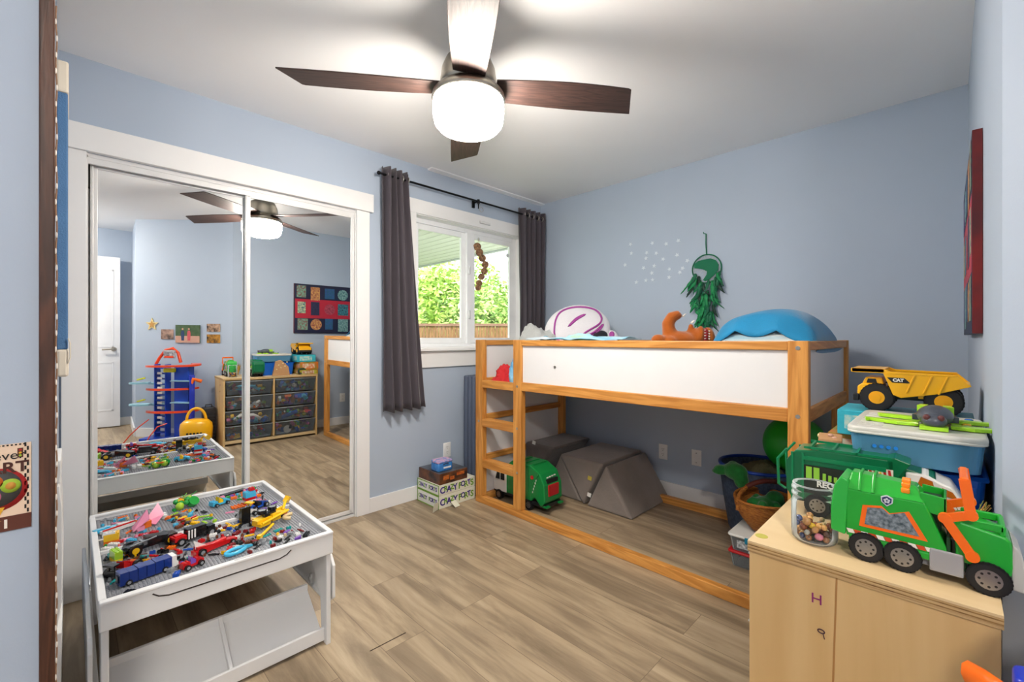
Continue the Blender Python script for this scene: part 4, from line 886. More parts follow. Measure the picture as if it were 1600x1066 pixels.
for (x, z, w_, h_) in ((.03, .03, .05, .03), (.09, .02, .04, .025), (.15, .04, .07, .022)): g.bx((x, -.001, z), (x+w_, -.0003, z+h_))
g.build('print_patch', mat('orange_flame_print', 'c9782e', .5, vscale=60, col2='8a2a1a'), e)
e = E('lunch_tin', (1.862, 2.60, .2505), 'small blue tin with pink and white print topmost on the stack', 'tin', rz=R(-2))
tinb = mat('blue_tin_print', '2f6fb8', .25, vscale=30, col2='3f86cf')
MB().rbox((.058, .05, .03), (.132, .10, .06), .018).build('tin_body', tinb, e); MB().rbox((.058, .05, .068), (.134, .102, .016), .019).build('tin_lid', mat('tin_lid_print', '4c88c9', .25, vscale=40, col2='e2a8bd'), e)
g = MB(); g.tube([(.035, -.002, .05), (.045, -.012, .058), (.07, -.012, .058), (.08, -.002, .05)], .003, 6); g.build('tin_handle', blkp, e)
g = MB(); g.rbox((.072, -.0005, .026), (.065, .002, .012), .0009); g.build('white_print', mat('white_print', 'dfe4ea', .4), e)
# ------------------------------------------------------------------ plywood drawer unit along the right wall
SX0, SX1, SY0, SY1, SZ = 1.13, 2.09, -.058, .34, .735
ply = wood('birch_ply', 'd9ba86', 'c09a62', axis=2, dens=3.2, rough=.45, contrast=.35); plyt = wood('birch_ply_top', 'e0c9a0', 'c8ab7c', axis=1, dens=3.2, rough=.4, contrast=.35)
plye = mat('ply_edge_stripes', 'd9bb86', .6, vscale=2, col2='8f6b42', stretch=(1, 1, 70))
un = E('drawer_unit', (SX0, SY0, 0), 'birch plywood drawer unit with eight clear plastic drawers along the wall', 'drawer unit')
DX = SX1-SX0; DY = SY1-SY0; T = .018; dxc = DX/2
MB().bx((0, 0, 0), (T, DY, SZ-.024)).build('end_panel', ply, un, bevel=.001)
MB().bx((DX-T, 0, 0), (DX, DY, SZ-.024)).build('end_panel', ply, un, bevel=.001)
MB().bx((dxc-T/2, 0.003, .06), (dxc+T/2, DY, SZ-.024)).build('middle_panel', ply, un, bevel=.001)
MB().bx((T, .0, .02), (DX-T, DY-.004, .05)).build('base_panel', plyt, un, bevel=.001)
MB().bx((T, .0, .06), (DX-T, .006, SZ-.024)).build('back_panel', ply, un)
g = MB(); g.bx((-.003, -.003, SZ-.0045), (DX+.003, DY+.003, SZ), 0); g.bx((-.003, -.003, SZ-.024), (DX+.003, DY+.003, SZ-.0045), 1); g.build('top_panel', [plyt, plye], un)
g = MB()
for z in (SZ-.010, SZ-.017): g.bx((-.0034, -.003, z), (-.0028, DY+.003, z+.0022))
g.build('ply_layers', mat('ply_dark_layer', 'a9854f', .7, vscale=30, col2='6b4a2a', stretch=(1, 1, 1)), un)
MB().prism([(DY*.575, SZ-.024), (DY*.583, SZ-.024), (DY*.612, .3), (DY*.603, .3)], -.001, -.0002, 'yz').build('panel_seam', mat('seam_brown', 'a87b48', .7), un)
# marker marks and a sticker
pen = mat('purple_marker', '8a2b6b', .6); ink = mat('brown_ink', '4a2c35', .6)
pH = at(1276, 937, X=SX0-.001); text('marker_letter', 'H', .030, pen, un, (-.0012, pH.y-SY0, pH.z), (R(90), 0, R(-90)), .0003)
pk = at(1283, 987, X=SX0-.001)-Vector((SX0, SY0, 0)); g = MB(); g.tube([(-.0008, pk.y+.006*cos(q), pk.z+.004*sin(q)) for q in [2*pi*i/12 for i in range(12)]], .0013, 5, closed=True); g.tube([(-.0008, pk.y-.003, pk.z-.003), (-.0008, pk.y-.006, pk.z-.014)], .001, 5); g.build('pen_scribble', ink, un)
ps = at(1190, 838, Z=SZ); g = MB(); g.cyl((ps.x-SX0, ps.y-SY0, SZ), (ps.x-SX0, ps.y-SY0, SZ+.0006), .0135, n=24); g.build('round_sticker', mat('olive_sticker', 'b0a94a', .5), un)
# drawers with toys inside
def clearm(name, col, al, rough=.12, ior=1.35):
    if name in MATS: return MATS[name]
    m = bpy.data.materials.new(name); m.use_nodes = True; MATS[name] = m; n = m.node_tree; n.nodes.clear()
    o = n.nodes.new('ShaderNodeOutputMaterial'); t = n.nodes.new('ShaderNodeBsdfTransparent'); p = n.nodes.new('ShaderNodeBsdfPrincipled'); x = n.nodes.new('ShaderNodeMixShader')
    fr = n.nodes.new('ShaderNodeFresnel'); fr.inputs[0].default_value = ior; ad = n.nodes.new('ShaderNodeMath'); ad.operation = 'ADD'; ad.use_clamp = True; ad.inputs[1].default_value = al
    t.inputs[0].default_value = tuple(.85+.15*c for c in lin(col)[:3])+(1,); p.inputs['Base Color'].default_value = lin(col); p.inputs['Roughness'].default_value = rough
    n.links.new(fr.outputs[0], ad.inputs[0]); n.links.new(ad.outputs[0], x.inputs[0]); n.links.new(t.outputs[0], x.inputs[1]); n.links.new(p.outputs[0], x.inputs[2]); n.links.new(x.outputs[0], o.inputs[0])
    return m
cld = clearm('clear_drawer_plastic', 'b9c6d2', .09)
dh = (SZ-.024-.06)/4; rd = random.Random(9)
toyc = ['c4202a', '2a62b8', 'f0c020', '2f9a48', 'e8742a', 'e7e4de', '2b2b33', '7a4aa0', 'e27aa6', '58b7d8', '8a5a3a', 'b9cf45']
tm = [mat('toy_'+c, c, .4) for c in toyc]
for ci in range(2):
    for ri in range(4):
        w_ = dxc-T*1.5-.004; x0 = (T if ci == 0 else dxc+T/2)+.002; z0 = .055+dh*ri+.006
        hh = dh-.016; g = MB()
        def wall(a0, a1, b0, b1): g.add([a0, a1, b1, b0], [(0, 1, 2, 3)])
        i_ = .016; X0, X1, Y0_, Y1_ = x0+.004, x0+w_-.004, .02, DY+.006
        lo = [(X0+i_, Y0_+i_, z0), (X1-i_, Y0_+i_, z0), (X1-i_, Y1_-i_-.01, z0), (X0+i_, Y1_-i_-.01, z0)]; hi = [(X0, Y0_, z0+hh), (X1, Y0_, z0+hh), (X1, Y1_, z0+hh), (X0, Y1_, z0+hh)]
        for k in range(4): wall(lo[k], lo[(k+1) % 4], hi[k], hi[(k+1) % 4])
        g.add(lo, [(0, 1, 2, 3)]); dr = g.build('drawer', cld, un, solid=.002)
        g = MB(); g.tube([hi[0], hi[1], hi[2], hi[3]], .004, 6, closed=True); g.build('drawer_rim', clearm('frosted_rim', 'dfe6ea', .45, .3), dr)
        # the toys as an uncountable heap
        g = MB(); 
        for k in range(30):
            a = rd.uniform(X0+.04, X1-.04); b = DY-rd.random()**2*.2-.04; c = z0+.024+rd.random()**1.8*hh*.5; s_ = rd.uniform(.016, .042); m_ = rd.randrange(len(tm)) if rd.random() < .9 else (2*ri+3*ci) % len(tm)
            q = rd.random()
            if q < .4: g.box((a, b, c), (s_*1.8, s_, s_*.8), m_, (rd.uniform(0, 3), rd.uniform(0, 3), rd.uniform(0, 3)))
            elif q < .7: g.ell((a, b, c), (s_, s_*.7, s_*.6), m_, 10, 7, (rd.uniform(0, 3), 0, rd.uniform(0, 3)))
            else: g.cyl((a, b, c), (a+rd.uniform(-.05, .05), b+rd.uniform(-.02, .02), c+rd.uniform(-.01, .03)), s_*.35, n=8, m=m_)
        if (ci, ri) == (0, 3): g.tube([(x0+.2+.09*cos(q), DY-.05, z0+.07+.02*sin(q)) for q in [2*pi*i/18 for i in range(14)]], .014, 8, m=9)
        if (ci, ri) == (0, 1): g.tube([(x0+.1, DY-.06, z0+.04), (x0+.16, DY-.06, z0+.09), (x0+.26, DY-.06, z0+.09), (x0+.34, DY-.06, z0+.04)], .02, 8, m=5)
        if (ci, ri) == (1, 2): g.box((x0+.3, DY-.06, z0+.10), (.14, .03, .05), 1); g.box((x0+.15, DY-.05, z0+.11), (.07, .02, .025), 4)
        if (ci, ri) == (1, 1): g.box((x0+.16, DY-.05, z0+.05), (.2, .02, .04), 1, (0, -.3, 0))
        if (ci, ri) == (1, 0): g.cyl((x0+.14, DY-.03, z0+.05), (x0+.14, DY-.022, z0+.05), .042, n=20, m=5)
        o = g.build('toy_heap', tm, loc=(SX0, SY0, 0))
        rowt = ['bottom', 'second lowest', 'second highest', 'top'][ri]
        tag(o, 'heap of mixed small toys inside the %s clear drawer, %s column' % (rowt, 'left' if ci == 0 else 'right'), 'toys', 'toy heaps in the clear drawers', 'stuff')
# ------------------------------------------------------------------ jar of beads
pj = at(1268, 846, Z=SZ); JR = .045; jar = E('glass_jar', (pj.x+.012, pj.y-.003, SZ), 'clear round jar with a threaded neck, beads in the bottom, beside the green truck', 'jar')
jm = clearm('jar_glass', 'e8eef0', .0, .03, 1.22)
g = MB(); g.lathe([(0, .002), (JR*.86, .002), (JR*.98, .008), (JR, .02), (JR, .088), (JR*.93, .097), (JR*.93, .104), (JR*.99, .106), (JR*.99, .110), (JR*.94, .113), (JR*.94, .117), (JR*.99, .119), (JR*.99, .123), (JR*.94, .128), (JR*.94, .131)], 40, cap=False); g.build('jar_wall', jm, jar, solid=.0022)
g = MB(); g.tube([(JR*.93*cos(q), JR*.93*sin(q), .131) for q in [2*pi*i/40 for i in range(40)]], .002, 6, closed=True); g.build('jar_lip', clearm('jar_lip_glass', 'f2f6f6', .15, .05), jar)
bc = ['c08a52', '8a4a2a', 'd9a25a', '5a3a2a', '9a6a45', 'd9859a', '3a4a7a', '6a6a62', 'c9a878', '7a2a22', 'e0b62a', 'a9a9a0']
bms = [mat('bead_'+c, c, .25, coat=.5) for c in bc]; rj = random.Random(4); placed = []
def bead_mesh(k, r):
    g = MB(); g.lathe([(r*.25, r*.8), (r*.7, r*.75), (r, r*.2), (r, -r*.2), (r*.7, -r*.75), (r*.25, -r*.8), (r*.22, 0), (r*.25, r*.8)], 14, cap=False); return g.mesh('wooden_bead', [bms[k]])
bmesh_ = {}
for i in range(1500):
    if len(placed) >= 60: break
    r = rj.choice((.0062, .0076, .009)); a = rj.uniform(0, 2*pi); q = math.sqrt(rj.random())*(JR*.93-r-.002); z = .0045+r+rj.random()**1.3*.036
    p = Vector((q*cos(a), q*sin(a), z))
    if any((p-b).length < (r+rb_)*.92 for b, rb_ in placed): continue
    placed.append((p, r)); k = rj.choice((0, 1, 2, 3, 4, 8, 0, 2, 4, 1, 5, 6, 7, 9, 10, 11)); key = (k, r)
    if key not in bmesh_: bmesh_[key] = bead_mesh(k, r)
    o = bpy.data.objects.new('bead', bmesh_[key]); COL.objects.link(o); o.location = jar.location+p; o.rotation_euler = (rj.uniform(0, 3), rj.uniform(0, 3), 0)
    bn = ['light brown', 'reddish brown', 'honey coloured', 'dark brown', 'brown', 'pink', 'blue', 'grey', 'beige', 'deep red', 'yellow', 'silvery'][k]; bs_ = {.0062: 'small', .0076: 'medium', .009: 'large'}[r]
    tag(o, '%s %s bead in the clear jar' % (bs_, bn), 'bead', '%s %s beads in the jar' % (bs_, bn))
# ------------------------------------------------------------------ bright green toy truck with orange arms (front)
tk = E('toy_recycling_truck', (1.245, .182, SZ), 'bright green toy truck with orange lifting arms in front on the drawer unit', 'toy truck', rz=R(-90))
GP = gpl2; hw = .043
MB().bx((.02, -.036, .022), (.24, .036, .045)).build('chassis', mat('grey_plastic', '77777c', .4), tk, bevel=.002)
g = MB(); g.prism([(.015, .045), (.16, .045), (.175, .06), (.142, .147), (.015, .147)], -hw, hw, 'xz'); g.add([(.015, -hw, .147), (.142, -hw, .147), (.142, hw, .147), (.015, hw, .147), (.022, -hw*.45, .180), (.128, -hw*.45, .172), (.128, hw*.45, .172), (.022, hw*.45, .180)], [(0, 1, 5, 4), (1, 2, 6, 5), (2, 3, 7, 6), (3, 0, 4, 7), (4, 5, 6, 7)]); g.prism([(.02, .035), (.15, .035), (.15, .05), (.02, .05)], -hw-.001, hw+.001, 'xz'); g.build('cargo_body', GP, tk, bevel=.003)
g = MB(); g.prism([(-.012, .05), (.014, .045), (.02, .165), (.006, .172), (-.006, .15), (-.012, .10)], -hw-.003, hw+.003, 'xz'); g.build('tailgate', mat('light_green_plastic', '2cae42', .28, coat=.3), tk, bevel=.003)
g = MB()
for x in (.035, .058): g.tube([(x+.003, -hw, .147), (x+.003, -hw*.45, .180), (x+.003, hw*.45, .180), (x+.003, hw, .147)], .0035, 6)
g.build('roof_ribs', GP, tk, bevel=.002)
for k in range(4):
    MB().rbox((.112, -.030+.0095*k, (.162, .1705, .176, .177)[k]), (.014, .009, .010), .003).build('roof_light', mat('amber_plastic', 'f08a1e', .25, coat=.4), tk)
# side window with orange frame
fr = [(.038, .072), (.044, .118), (.075, .124), (.088, .112), (.118, .124), (.146, .072)]
def shrink(P, k): 
    cx = sum(p[0] for p in P)/len(P); cz = sum(p[1] for p in P)/len(P); return [(cx+(p[0]-cx)*k, cz+(p[1]-cz)*k) for p in P]
for s_ in (-1, 1):
    a, b = sorted((s_*(hw-.001), s_*(hw+.0015)))
    f1 = MB().prism(fr, a, b, 'xz').build('window_frame', orp, tk)
    a, b = sorted((s_*(hw-.001), s_*(hw+.0022)))
    MB().prism(shrink(fr, .80), a, b, 'xz').build('window_pane', mat('truck_window_print', '8b96a0', .15, vscale=130, col2='31424a', coat=.6), f1)
    g = MB()
    for k in range(11): 
        x = .02+.0125*k; g.add([(x, s_*(hw+.0022), .053), (x+.0115, s_*(hw+.0022), .053), (x+.0075, s_*(hw+.0022), .0615), (x-.004, s_*(hw+.0022), .0615)], [(0, 1, 2, 3)], k % 2)
    for k in range(6):
        z = .085+.011*k; g.add([(.1655-(z-.06)*.3, s_*(hw+.0006), z), (.172-(z-.06)*.3, s_*(hw+.0006), z), (.172-(z-.06)*.3, s_*(hw+.0006), z+.009), (.1655-(z-.06)*.3, s_*(hw+.0006), z+.012)], [(0, 1, 2, 3)], k % 2) if 0 else None
    g.build('hazard_stripe', [mat('stripe_white', 'e6e0d4', .5), mat('stripe_orange', 'c9471c', .5)], tk)
# shield badge
sh = [(0, -.012), (.009, -.004), (.010, .006), (.005, .009), (0, .011), (-.005, .009), (-.010, .006), (-.009, -.004)]
g = MB(); g.prism([(.084+a, .138+b) for a, b in sh], -hw-.003, -hw, 'xz', 0); g.prism([(.084+a*.78, .138+b*.78) for a, b in sh], -hw-.0036, -hw-.001, 'xz', 1)
for k in range(5):
    a = pi/2+2*pi*k/5; g.cyl((.084+.0035*cos(a), -hw-.0042, .138+.0035*sin(a)), (.084+.0035*cos(a), -hw-.002, .138+.0035*sin(a)), .0022, n=8, m=0)
g.build('shield_badge', [mat('badge_silver', 'c9cdd2', .3), mat('badge_navy', '1c2a5a', .4)], tk)
# open bay, cab, hood, bumper
g = MB(); g.bx((.172, -hw, .045), (.178, hw, .09)); g.bx((.135, -.02, .09), (.165, .02, .155)); g.bx((.178, -hw+.004, .03), (.20, hw-.004, .06)); g.build('cab_bay', mat('bay_dark_green', '0f3d1e', .5), tk, bevel=.002)
g = MB(); g.prism([(.135, .13), (.172, .125), (.172, .162), (.135, .166)], -.038, -.034, 'xz'); g.prism([(.135, .13), (.172, .125), (.172, .162), (.135, .166)], .034, .038, 'xz'); g.bx((.168, -.038, .125), (.172, .038, .162)); g.build('rear_bin', GP, tk, bevel=.001)
g = MB(); g.prism([(.185, .05), (.255, .035), (.26, .06), (.257, .105), (.25, .112), (.19, .125), (.182, .12)], -hw, hw, 'xz'); g.build('hood', GP, tk, bevel=.004)
g = MB(); g.bx((.192, -hw+.003, .118), (.248, -hw+.010, .132)); g.bx((.192, hw-.010, .118), (.248, hw-.003, .132)); g.bx((.242, -hw+.003, .112), (.25, hw-.003, .130)); g.build('hood_tray', GP, tk, bevel=.002)
g = MB(); g.prism([(.256, .02), (.272, .018), (.276, .05), (.268, .09), (.257, .105)], -hw, hw, 'xz'); g.build('front_bumper', mat('pale_grey_plastic', 'b9b9b4', .35), tk, bevel=.003)
for a_, b_ in ((-hw-.004, -hw+.002), (hw-.002, hw+.004)): MB().bx((.148, a_, .018), (.196, b_, .062)).build('side_step', mat('grey_door_plastic', '97979a', .35), tk, bevel=.004)
for s_ in (-1, 1):
    y = s_*(hw+.007); g = MB()
    for i_, (a, b) in enumerate((((.207, .066), (.170, .128)), ((.170, .128), (.205, .143)), ((.205, .143), (.196, .208)))):
        a = Vector((a[0], y, a[1])); b = Vector((b[0], y, b[1])); d = (b-a).normalized(); nn = Vector((-d.z, 0, d.x))*.0076; w = Vector((0, .0035+.0003*i_, 0))
        g.add([a-nn-w, a+nn-w, b+nn-w, b-nn-w, a-nn+w, a+nn+w, b+nn+w, b-nn+w], [(0, 1, 2, 3), (7, 6, 5, 4), (0, 4, 5, 1), (1, 5, 6, 2), (2, 6, 7, 3), (3, 7, 4, 0)])
    for i_, p in enumerate(((.207, .066), (.170, .128), (.205, .143))): p = Vector((p[0], y, p[1])); w = Vector((0, .0045+.0002*i_, 0)); g.cyl(p-w, p+w, .0100, n=16)
    g.build('lifting_arm', orp, tk)
MB().bx((.19, -hw-.007, .196), (.202, hw+.007, .212)).build('arm_crossbar', orp, tk, bevel=.003)
for x in (.050, .108, .228):
    for s_ in (-1, 1): wheel_obj(tk, (x, s_*(hw-.002), .030), .030, .018, silver)
# ------------------------------------------------------------------ dark green recycling truck (behind)
gk = E('toy_recycling_truck', (1.455, .318, SZ), 'dark green toy recycling truck with white cab, behind the jar', 'toy truck', rz=R(-88))
hw = .052
MB().bx((.0, -.04, .03), (.34, .04, .05)).build('chassis', blkp, gk, bevel=.002)
g = MB(); g.prism([(.0, .04), (.215, .045), (.215, .178), (.07, .178), (.01, .170), (-.012, .14), (-.012, .06)], -hw, hw, 'xz'); g.build('cargo_body', dgp, gk, bevel=.003)
g = MB()
for yy in (-hw-.004, hw): 
    g.bx((.03, yy, .148), (.2, yy+.004, .158)); g.bx((.0, yy, .03), (.006, yy+.004, .165)); g.bx((.025, yy, .04), (.03, yy+.004, .165))
g.tube([(-.012, -hw, .06), (-.03, -hw, .07), (-.032, -hw, .14), (-.01, -hw, .17)], .004, 6); g.tube([(-.012, hw, .06), (-.03, hw, .07), (-.032, hw, .14), (-.01, hw, .17)], .004, 6)
for x in (.04, .09, .14): g.bx((x, -hw, .178), (x+.005, hw, .184))
g.bx((.03, -hw, .178), (.21, -hw+.004, .184)); g.bx((.03, hw-.004, .178), (.21, hw, .184)); g.build('body_frame', mat('mid_green_plastic', '0c7a4c', .3), gk)
g = MB(); g.prism([(.21, .12), (.245, .175), (.215, .185), (.20, .178)], -hw, hw, 'xz'); g.prism([(.215, .12), (.30, .13), (.285, .15), (.22, .165)], -hw*.8, hw*.8, 'xz'); g.build('front_chute', dgp, gk, bevel=.002)
g = MB(); g.bx((.028, -hw-.0025, .06), (.145, -hw-.0005, .135)); lp = g.build('side_label', mat('label_black', '1b211b', .5), gk)
lime2 = mat('lime_lettering', '8cc63f', .5)
for i, (x, h) in enumerate(((.035, .05), (.052, .05), (.072, .03), (.084, .025), (.096, .022), (.108, .022), (.120, .03))):
    g = MB(); g.bx((x, -hw-.0035, .10), (x+(.013 if i < 2 else .007), -hw-.0025, .10+h*.62)); g.build('lime_mark', lime2, lp)
text('recycle_word', 'RECYCLE', .020, mat('label_white', 'e8e8e2', .5), gk, (.10, -hw-.0035, .088), (R(90), 0, 0), .0004, bold=.0008)
g = MB(); g.bx((.165, -hw-.0025, .128), (.213, -hw-.0005, .155)); cp = g.build('caution_sign', mat('sign_white', 'e4ddd0', .5), gk)
g = MB()
for k in (0, 1, 3, 4): g.add([(.166+.0092*k, -hw-.003, .154), (.166+.0092*k+.005, -hw-.003, .154), (.172+.0092*k+.003, -hw-.003, .129), (.172+.0092*k-.003, -hw-.003, .129)], [(0, 1, 2, 3)])
g.build('red_stripes', redp, cp)
g = MB(); g.prism([(.180, .131), (.198, .131), (.189, .148)], -hw-.0040, -hw-.003, 'xz'); g.build('warning_triangle', mat('warning_yellow', 'e9c11c', .5), cp)
text('exclamation', '!', .013, blkp, cp, (.189, -hw-.0042, .138), (R(90), 0, 0), .0003, bold=.0005)
text('caution_word', 'CAUTION', .011, mat('label_white', 'e8e8e2', .5), gk, (.189, -hw-.002, .121), (R(90), 0, 0), .0006, bold=.0004)
g = MB(); g.prism([(.235, .05), (.345, .05), (.35, .08), (.335, .10), (.315, .135), (.30, .14), (.27, .155), (.235, .155)], -hw+.002, hw-.002, 'xz'); g.build('cab', whpl, gk, bevel=.004)
g = MB(); g.prism([(.255, .128), (.285, .128), (.282, .143), (.262, .15)], -hw-.0005, -hw+.004, 'xz'); g.prism([(.293, .118), (.325, .108), (.315, .125), (.298, .132)], -hw-.0005, -hw+.004, 'xz'); g.build('cab_window', mat('orange_window_plastic', 'b3621c', .2, coat=.5), gk)
for x in (.06, .15, .29):
    for s_ in (-1, 1): wheel_obj(gk, (x, s_*(hw-.008), .03), .03, .022, silver)
# ------------------------------------------------------------------ storage boxes
blb = clearm('translucent_blue_plastic', '7cc4ee', .38, .25); dbl = mat('deep_blue_bin', '0d5fc4', .35, coat=.2)
LX0, LX1, LY0, LY1 = 1.52, 1.87, -.058, .205
e = E('storage_bin', ((LX0+LX1)/2, (LY0+LY1)/2, SZ+.0), 'deep blue plastic bin under the translucent box on the drawer unit', 'storage bin')
hx, hy = (LX1-LX0)/2, (LY1-LY0)/2
def tub(g, hx, hy, h, tap, t=.003, r=.02, m=0, z=0):
    def ring(k, zz, ins=0):
        out = []
        for q, (sx, sy) in enumerate(((1, 1), (-1, 1), (-1, -1), (1, -1))):
            for i in range(6):
                a = pi/2*q+pi/2*i/5; rr = max(.001, r-ins); out.append(((sx*(hx-r)+rr*cos(a))*k, (sy*(hy-r)+rr*sin(a))*k, zz))
        return out
    P = ring(tap, z)+ring(1, z+h)+ring(1, z+h, t)+ring(tap, z+t, t); n = 24
    F = [tuple(range(n))[::-1], tuple(range(3*n, 4*n))]+[(j*n+i, j*n+(i+1) % n, (j+1)*n+(i+1) % n, (j+1)*n+i) for j in range(3) for i in range(n)]
    g.add(P, F, m, False)
    return g
g = MB(); tub(g, hx, hy-.003, .14, .92); g.build('bin_body', dbl, e)
g = MB(); P = [(hx*sx, (hy-.003)*sy, .14) for sx, sy in ((-1, -1), (1, -1), (1, 1), (-1, 1))]; g.tube(P, .006, 8, closed=True); g.build('bin_rim', dbl, e)
g = MB(); g.bx((-hx-.004, -hy+.02, .105), (-hx+.004, hy-.02, .118)); g.build('bin_ridge', dbl, e, bevel=.002)
e = E('storage_box', ((LX0+LX1)/2-.035, (LY0+LY1)/2+.000, SZ+.156), 'translucent blue plastic box with white lid, craft pieces inside', 'storage box')
hx2, hy2 = hx+.012, hy-.0
g = MB(); tub(g, hx2-.006, hy2-.006, .068, .95, r=.025); g.build('box_body', blb, e)
g = MB(); g.rbox((0, 0, .078), (hx2*2, hy2*2, .018), .028); g.rbox((0, 0, .072), (hx2*2+.006, hy2*2+.0, .006), .03); lid = g.build('box_lid', mat('frosted_white_lid', 'c9c8c0', .35), e)
g = MB(); 
for k in range(12): g.bx((-hx2+.03+.024*k, .06, .0865), (-hx2+.036+.024*k, hy2-.02, .0885))
g.build('lid_ribs', mat('frosted_white_lid', 'dcdad0'), lid)
g = MB()
for k in range(4): g.cyl((-hx2+.004, .03+.014*k, .04), (-hx2+.007, .03+.014*k, .04), .0045, n=12)
g.build('latch_strip', mat('mid_blue', '1f7fd8', .4), e)
def stick(nm, p, s_, c, lab, rz): return tag(MB().box((0, 0, 0), s_).build(nm, mat('craft_'+c, c, .5), loc=p, rot=(0, 0, rz)), lab, 'craft piece')
bz = SZ+.162
stick('craft_sheet', (1.60, .11, bz+.006), (.08, .14, .006), '4fbf6a', 'green craft sheet inside the translucent blue box, left', .1)
stick('craft_sheet', (1.61, .09, bz+.018), (.08, .16, .006), 'a5cf6a', 'pale green craft sheet on top inside the translucent blue box', -.1)
stick('craft_sheet', (1.66, -.0, bz+.006), (.12, .05, .006), '2b6f9a', 'blue craft sheet inside the translucent blue box, right', .2)
# lime plastic glider with grey creature on the lid
lz = SZ+.156+.087+.002; gx = 1.655; gy = .035
e = E('toy_glider', (gx-.03, gy, lz), 'grey toy creature with spread lime wings lying on the white lid', 'toy', rz=R(-90))
limep = mat('lime_plastic', 'a4dc28', .3, coat=.2); gun = mat('gunmetal_plastic', '4f545e', .35, .3)
g = MB()
for s_ in (-1, 1):
    g.prism([(s_*.025, -.04), (s_*.06, -.045), (s_*.11, -.03), (s_*.115, -.038), (s_*.12, -.02), (s_*.06, -.018), (s_*.025, -.01)], .0, .006, 'xy')
    g.prism([(s_*.025, .03), (s_*.06, .04), (s_*.10, .045), (s_*.105, .06), (s_*.06, .062), (s_*.02, .05)], .0, .006, 'xy')
g.build('wings', limep, e, bevel=.001)
g = MB(); g.ell((0, -.012, .018), (.030, .045, .018)); g.ell((0, -.055, .014), (.020, .022, .013)); g.prism([(-.038, .0), (.038, .0), (.03, .045), (-.03, .045)], .006, .016, 'xy'); g.build('body', gun, e, bevel=.001)
g = MB(); g.ell((-.011, -.07, .021), (.006, .005, .005)); g.ell((.011, -.07, .021), (.006, .005, .005)); g.build('eyes', mat('dark_red_eye', '5a2a2a', .3), e)
MB().prism([(-.03, .01), (-.015, .005), (-.012, .035), (-.025, .035)], .016, .032, 'xy').build('lime_stripe', limep, e)
MB().prism([(.03, .01), (.015, .005), (.012, .035), (.025, .035)], .016, .032, 'xy').build('lime_stripe', limep, e)
MB().bx((-.022, -.075, .0), (.022, -.05, .006)).build('lime_jaw', limep, e)
for o_ in [q for q in bpy.data.objects if q.parent == e]: o_.scale = (1.2, 1.4, 1.5)
for k, c in enumerate(('2f62b0', '2fa070', 'd8442a', 'e9b52a', '1f8aa0')):
    tag(MB().lathe([(0, .006), (.007, .0055), (.009, .003), (.009, 0)], 18).build('round_counter', mat('counter_'+c, c, .25), loc=(1.76-.035*k, -.03+.002*k, lz+.001)), ['blue', 'green', 'red', 'yellow', 'teal'][k]+' round plastic counter in the row at the lid\'s right edge', 'counter')
# ------------------------------------------------------------------ board games and the yellow dump truck
GX = 1.995; rest = [('board_game', .055, 'lime green and orange printed game box, lowest of the stack by the bed', 'a8b63a', 'a8482a', .30, .0), ('board_game', .09, 'green printed jungle game box in the middle of the game stack', '5f8a3a', 'd86a28', .27, .01), ('board_game', .085, 'turquoise game box topmost of the stack under the yellow dump truck', '2f9fb4', '3ab8c8', .30, -.012)]
z = SZ
for nm, h, lab, c1, c2, L, off in rest:
    e = E(nm, (GX+off, .135+(.045 if h != .085 else 0), z), lab, 'box'); g = MB(); g.bx((-.105, -L/2-.03+(-.02 if h != .085 else 0), .0005), (.105, L/2, h-.001)); g.build('carton', mat('game_'+c1, c1, .4, vscale=16, col2=c2), e, bevel=.002)
    g = MB(); g.bx((-.1058, L/2-.13, h*.25), (-.1052, L/2-.02, h*.8)); g.bx((-.08, L/2+.0002, h*.2), (.06, L/2+.0008, h*.8)); g.build('printed_panel', mat('panel_'+c2, 'd7d9c0', .4, vscale=40, col2=c2), e)
    z += h+.0005
ct = E('toy_dump_truck', (1.985, .24, z+.0005), 'yellow toy dump truck with black tyres and CAT on its side', 'toy truck', rz=R(-90))
yel = mat('dump_truck_yellow', 'f2b20c', .32, coat=.25); hw = .078
MB().bx((.03, -.04, .04), (.25, .04, .07)).build('chassis', blkp, ct, bevel=.003)
g = MB(); g.prism([(.005, .05), (.085, .055), (.085, .085), (.06, .09), (.02, .092), (.006, .08)], -hw+.008, hw-.008, 'xz'); g.prism([(.018, .09), (.075, .09), (.07, .112), (.028, .112)], -hw+.012, hw-.03, 'xz'); g.build('cab', yel, ct, bevel=.004)
g = MB(); g.prism([(.03, .093), (.058, .093), (.055, .107), (.034, .107)], -hw+.0105, -hw+.0135, 'xz'); g.build('cab_window', blkp, ct)
MB().bx((-.006, -hw+.004, .03), (.010, hw-.004, .055)).build('front_bumper', blkp, ct, bevel=.003)
bed_p = [(.055, .112), (.085, .06), (.115, .052), (.205, .075), (.275, .098), (.24, .130), (.23, .134), (.075, .134), (.065, .142), (.0, .143), (-.005, .13), (.06, .128)]
g = MB(); g.prism([(.075, .128), (.10, .058), (.12, .05), (.20, .068), (.278, .098), (.25, .128)], -hw-.006, -hw-.002, 'xz'); g.prism([(.075, .128), (.10, .058), (.12, .05), (.20, .068), (.278, .098), (.25, .128)], hw+.002, hw+.006, 'xz')
g.prism([(.10, .058), (.12, .05), (.20, .068), (.278, .098), (.276, .103), (.20, .074), (.122, .056), (.105, .064)], -hw-.002, hw+.002, 'xz'); g.prism([(.075, .128), (.10, .058), (.105, .060), (.08, .13)], -hw-.002, hw+.002, 'xz')
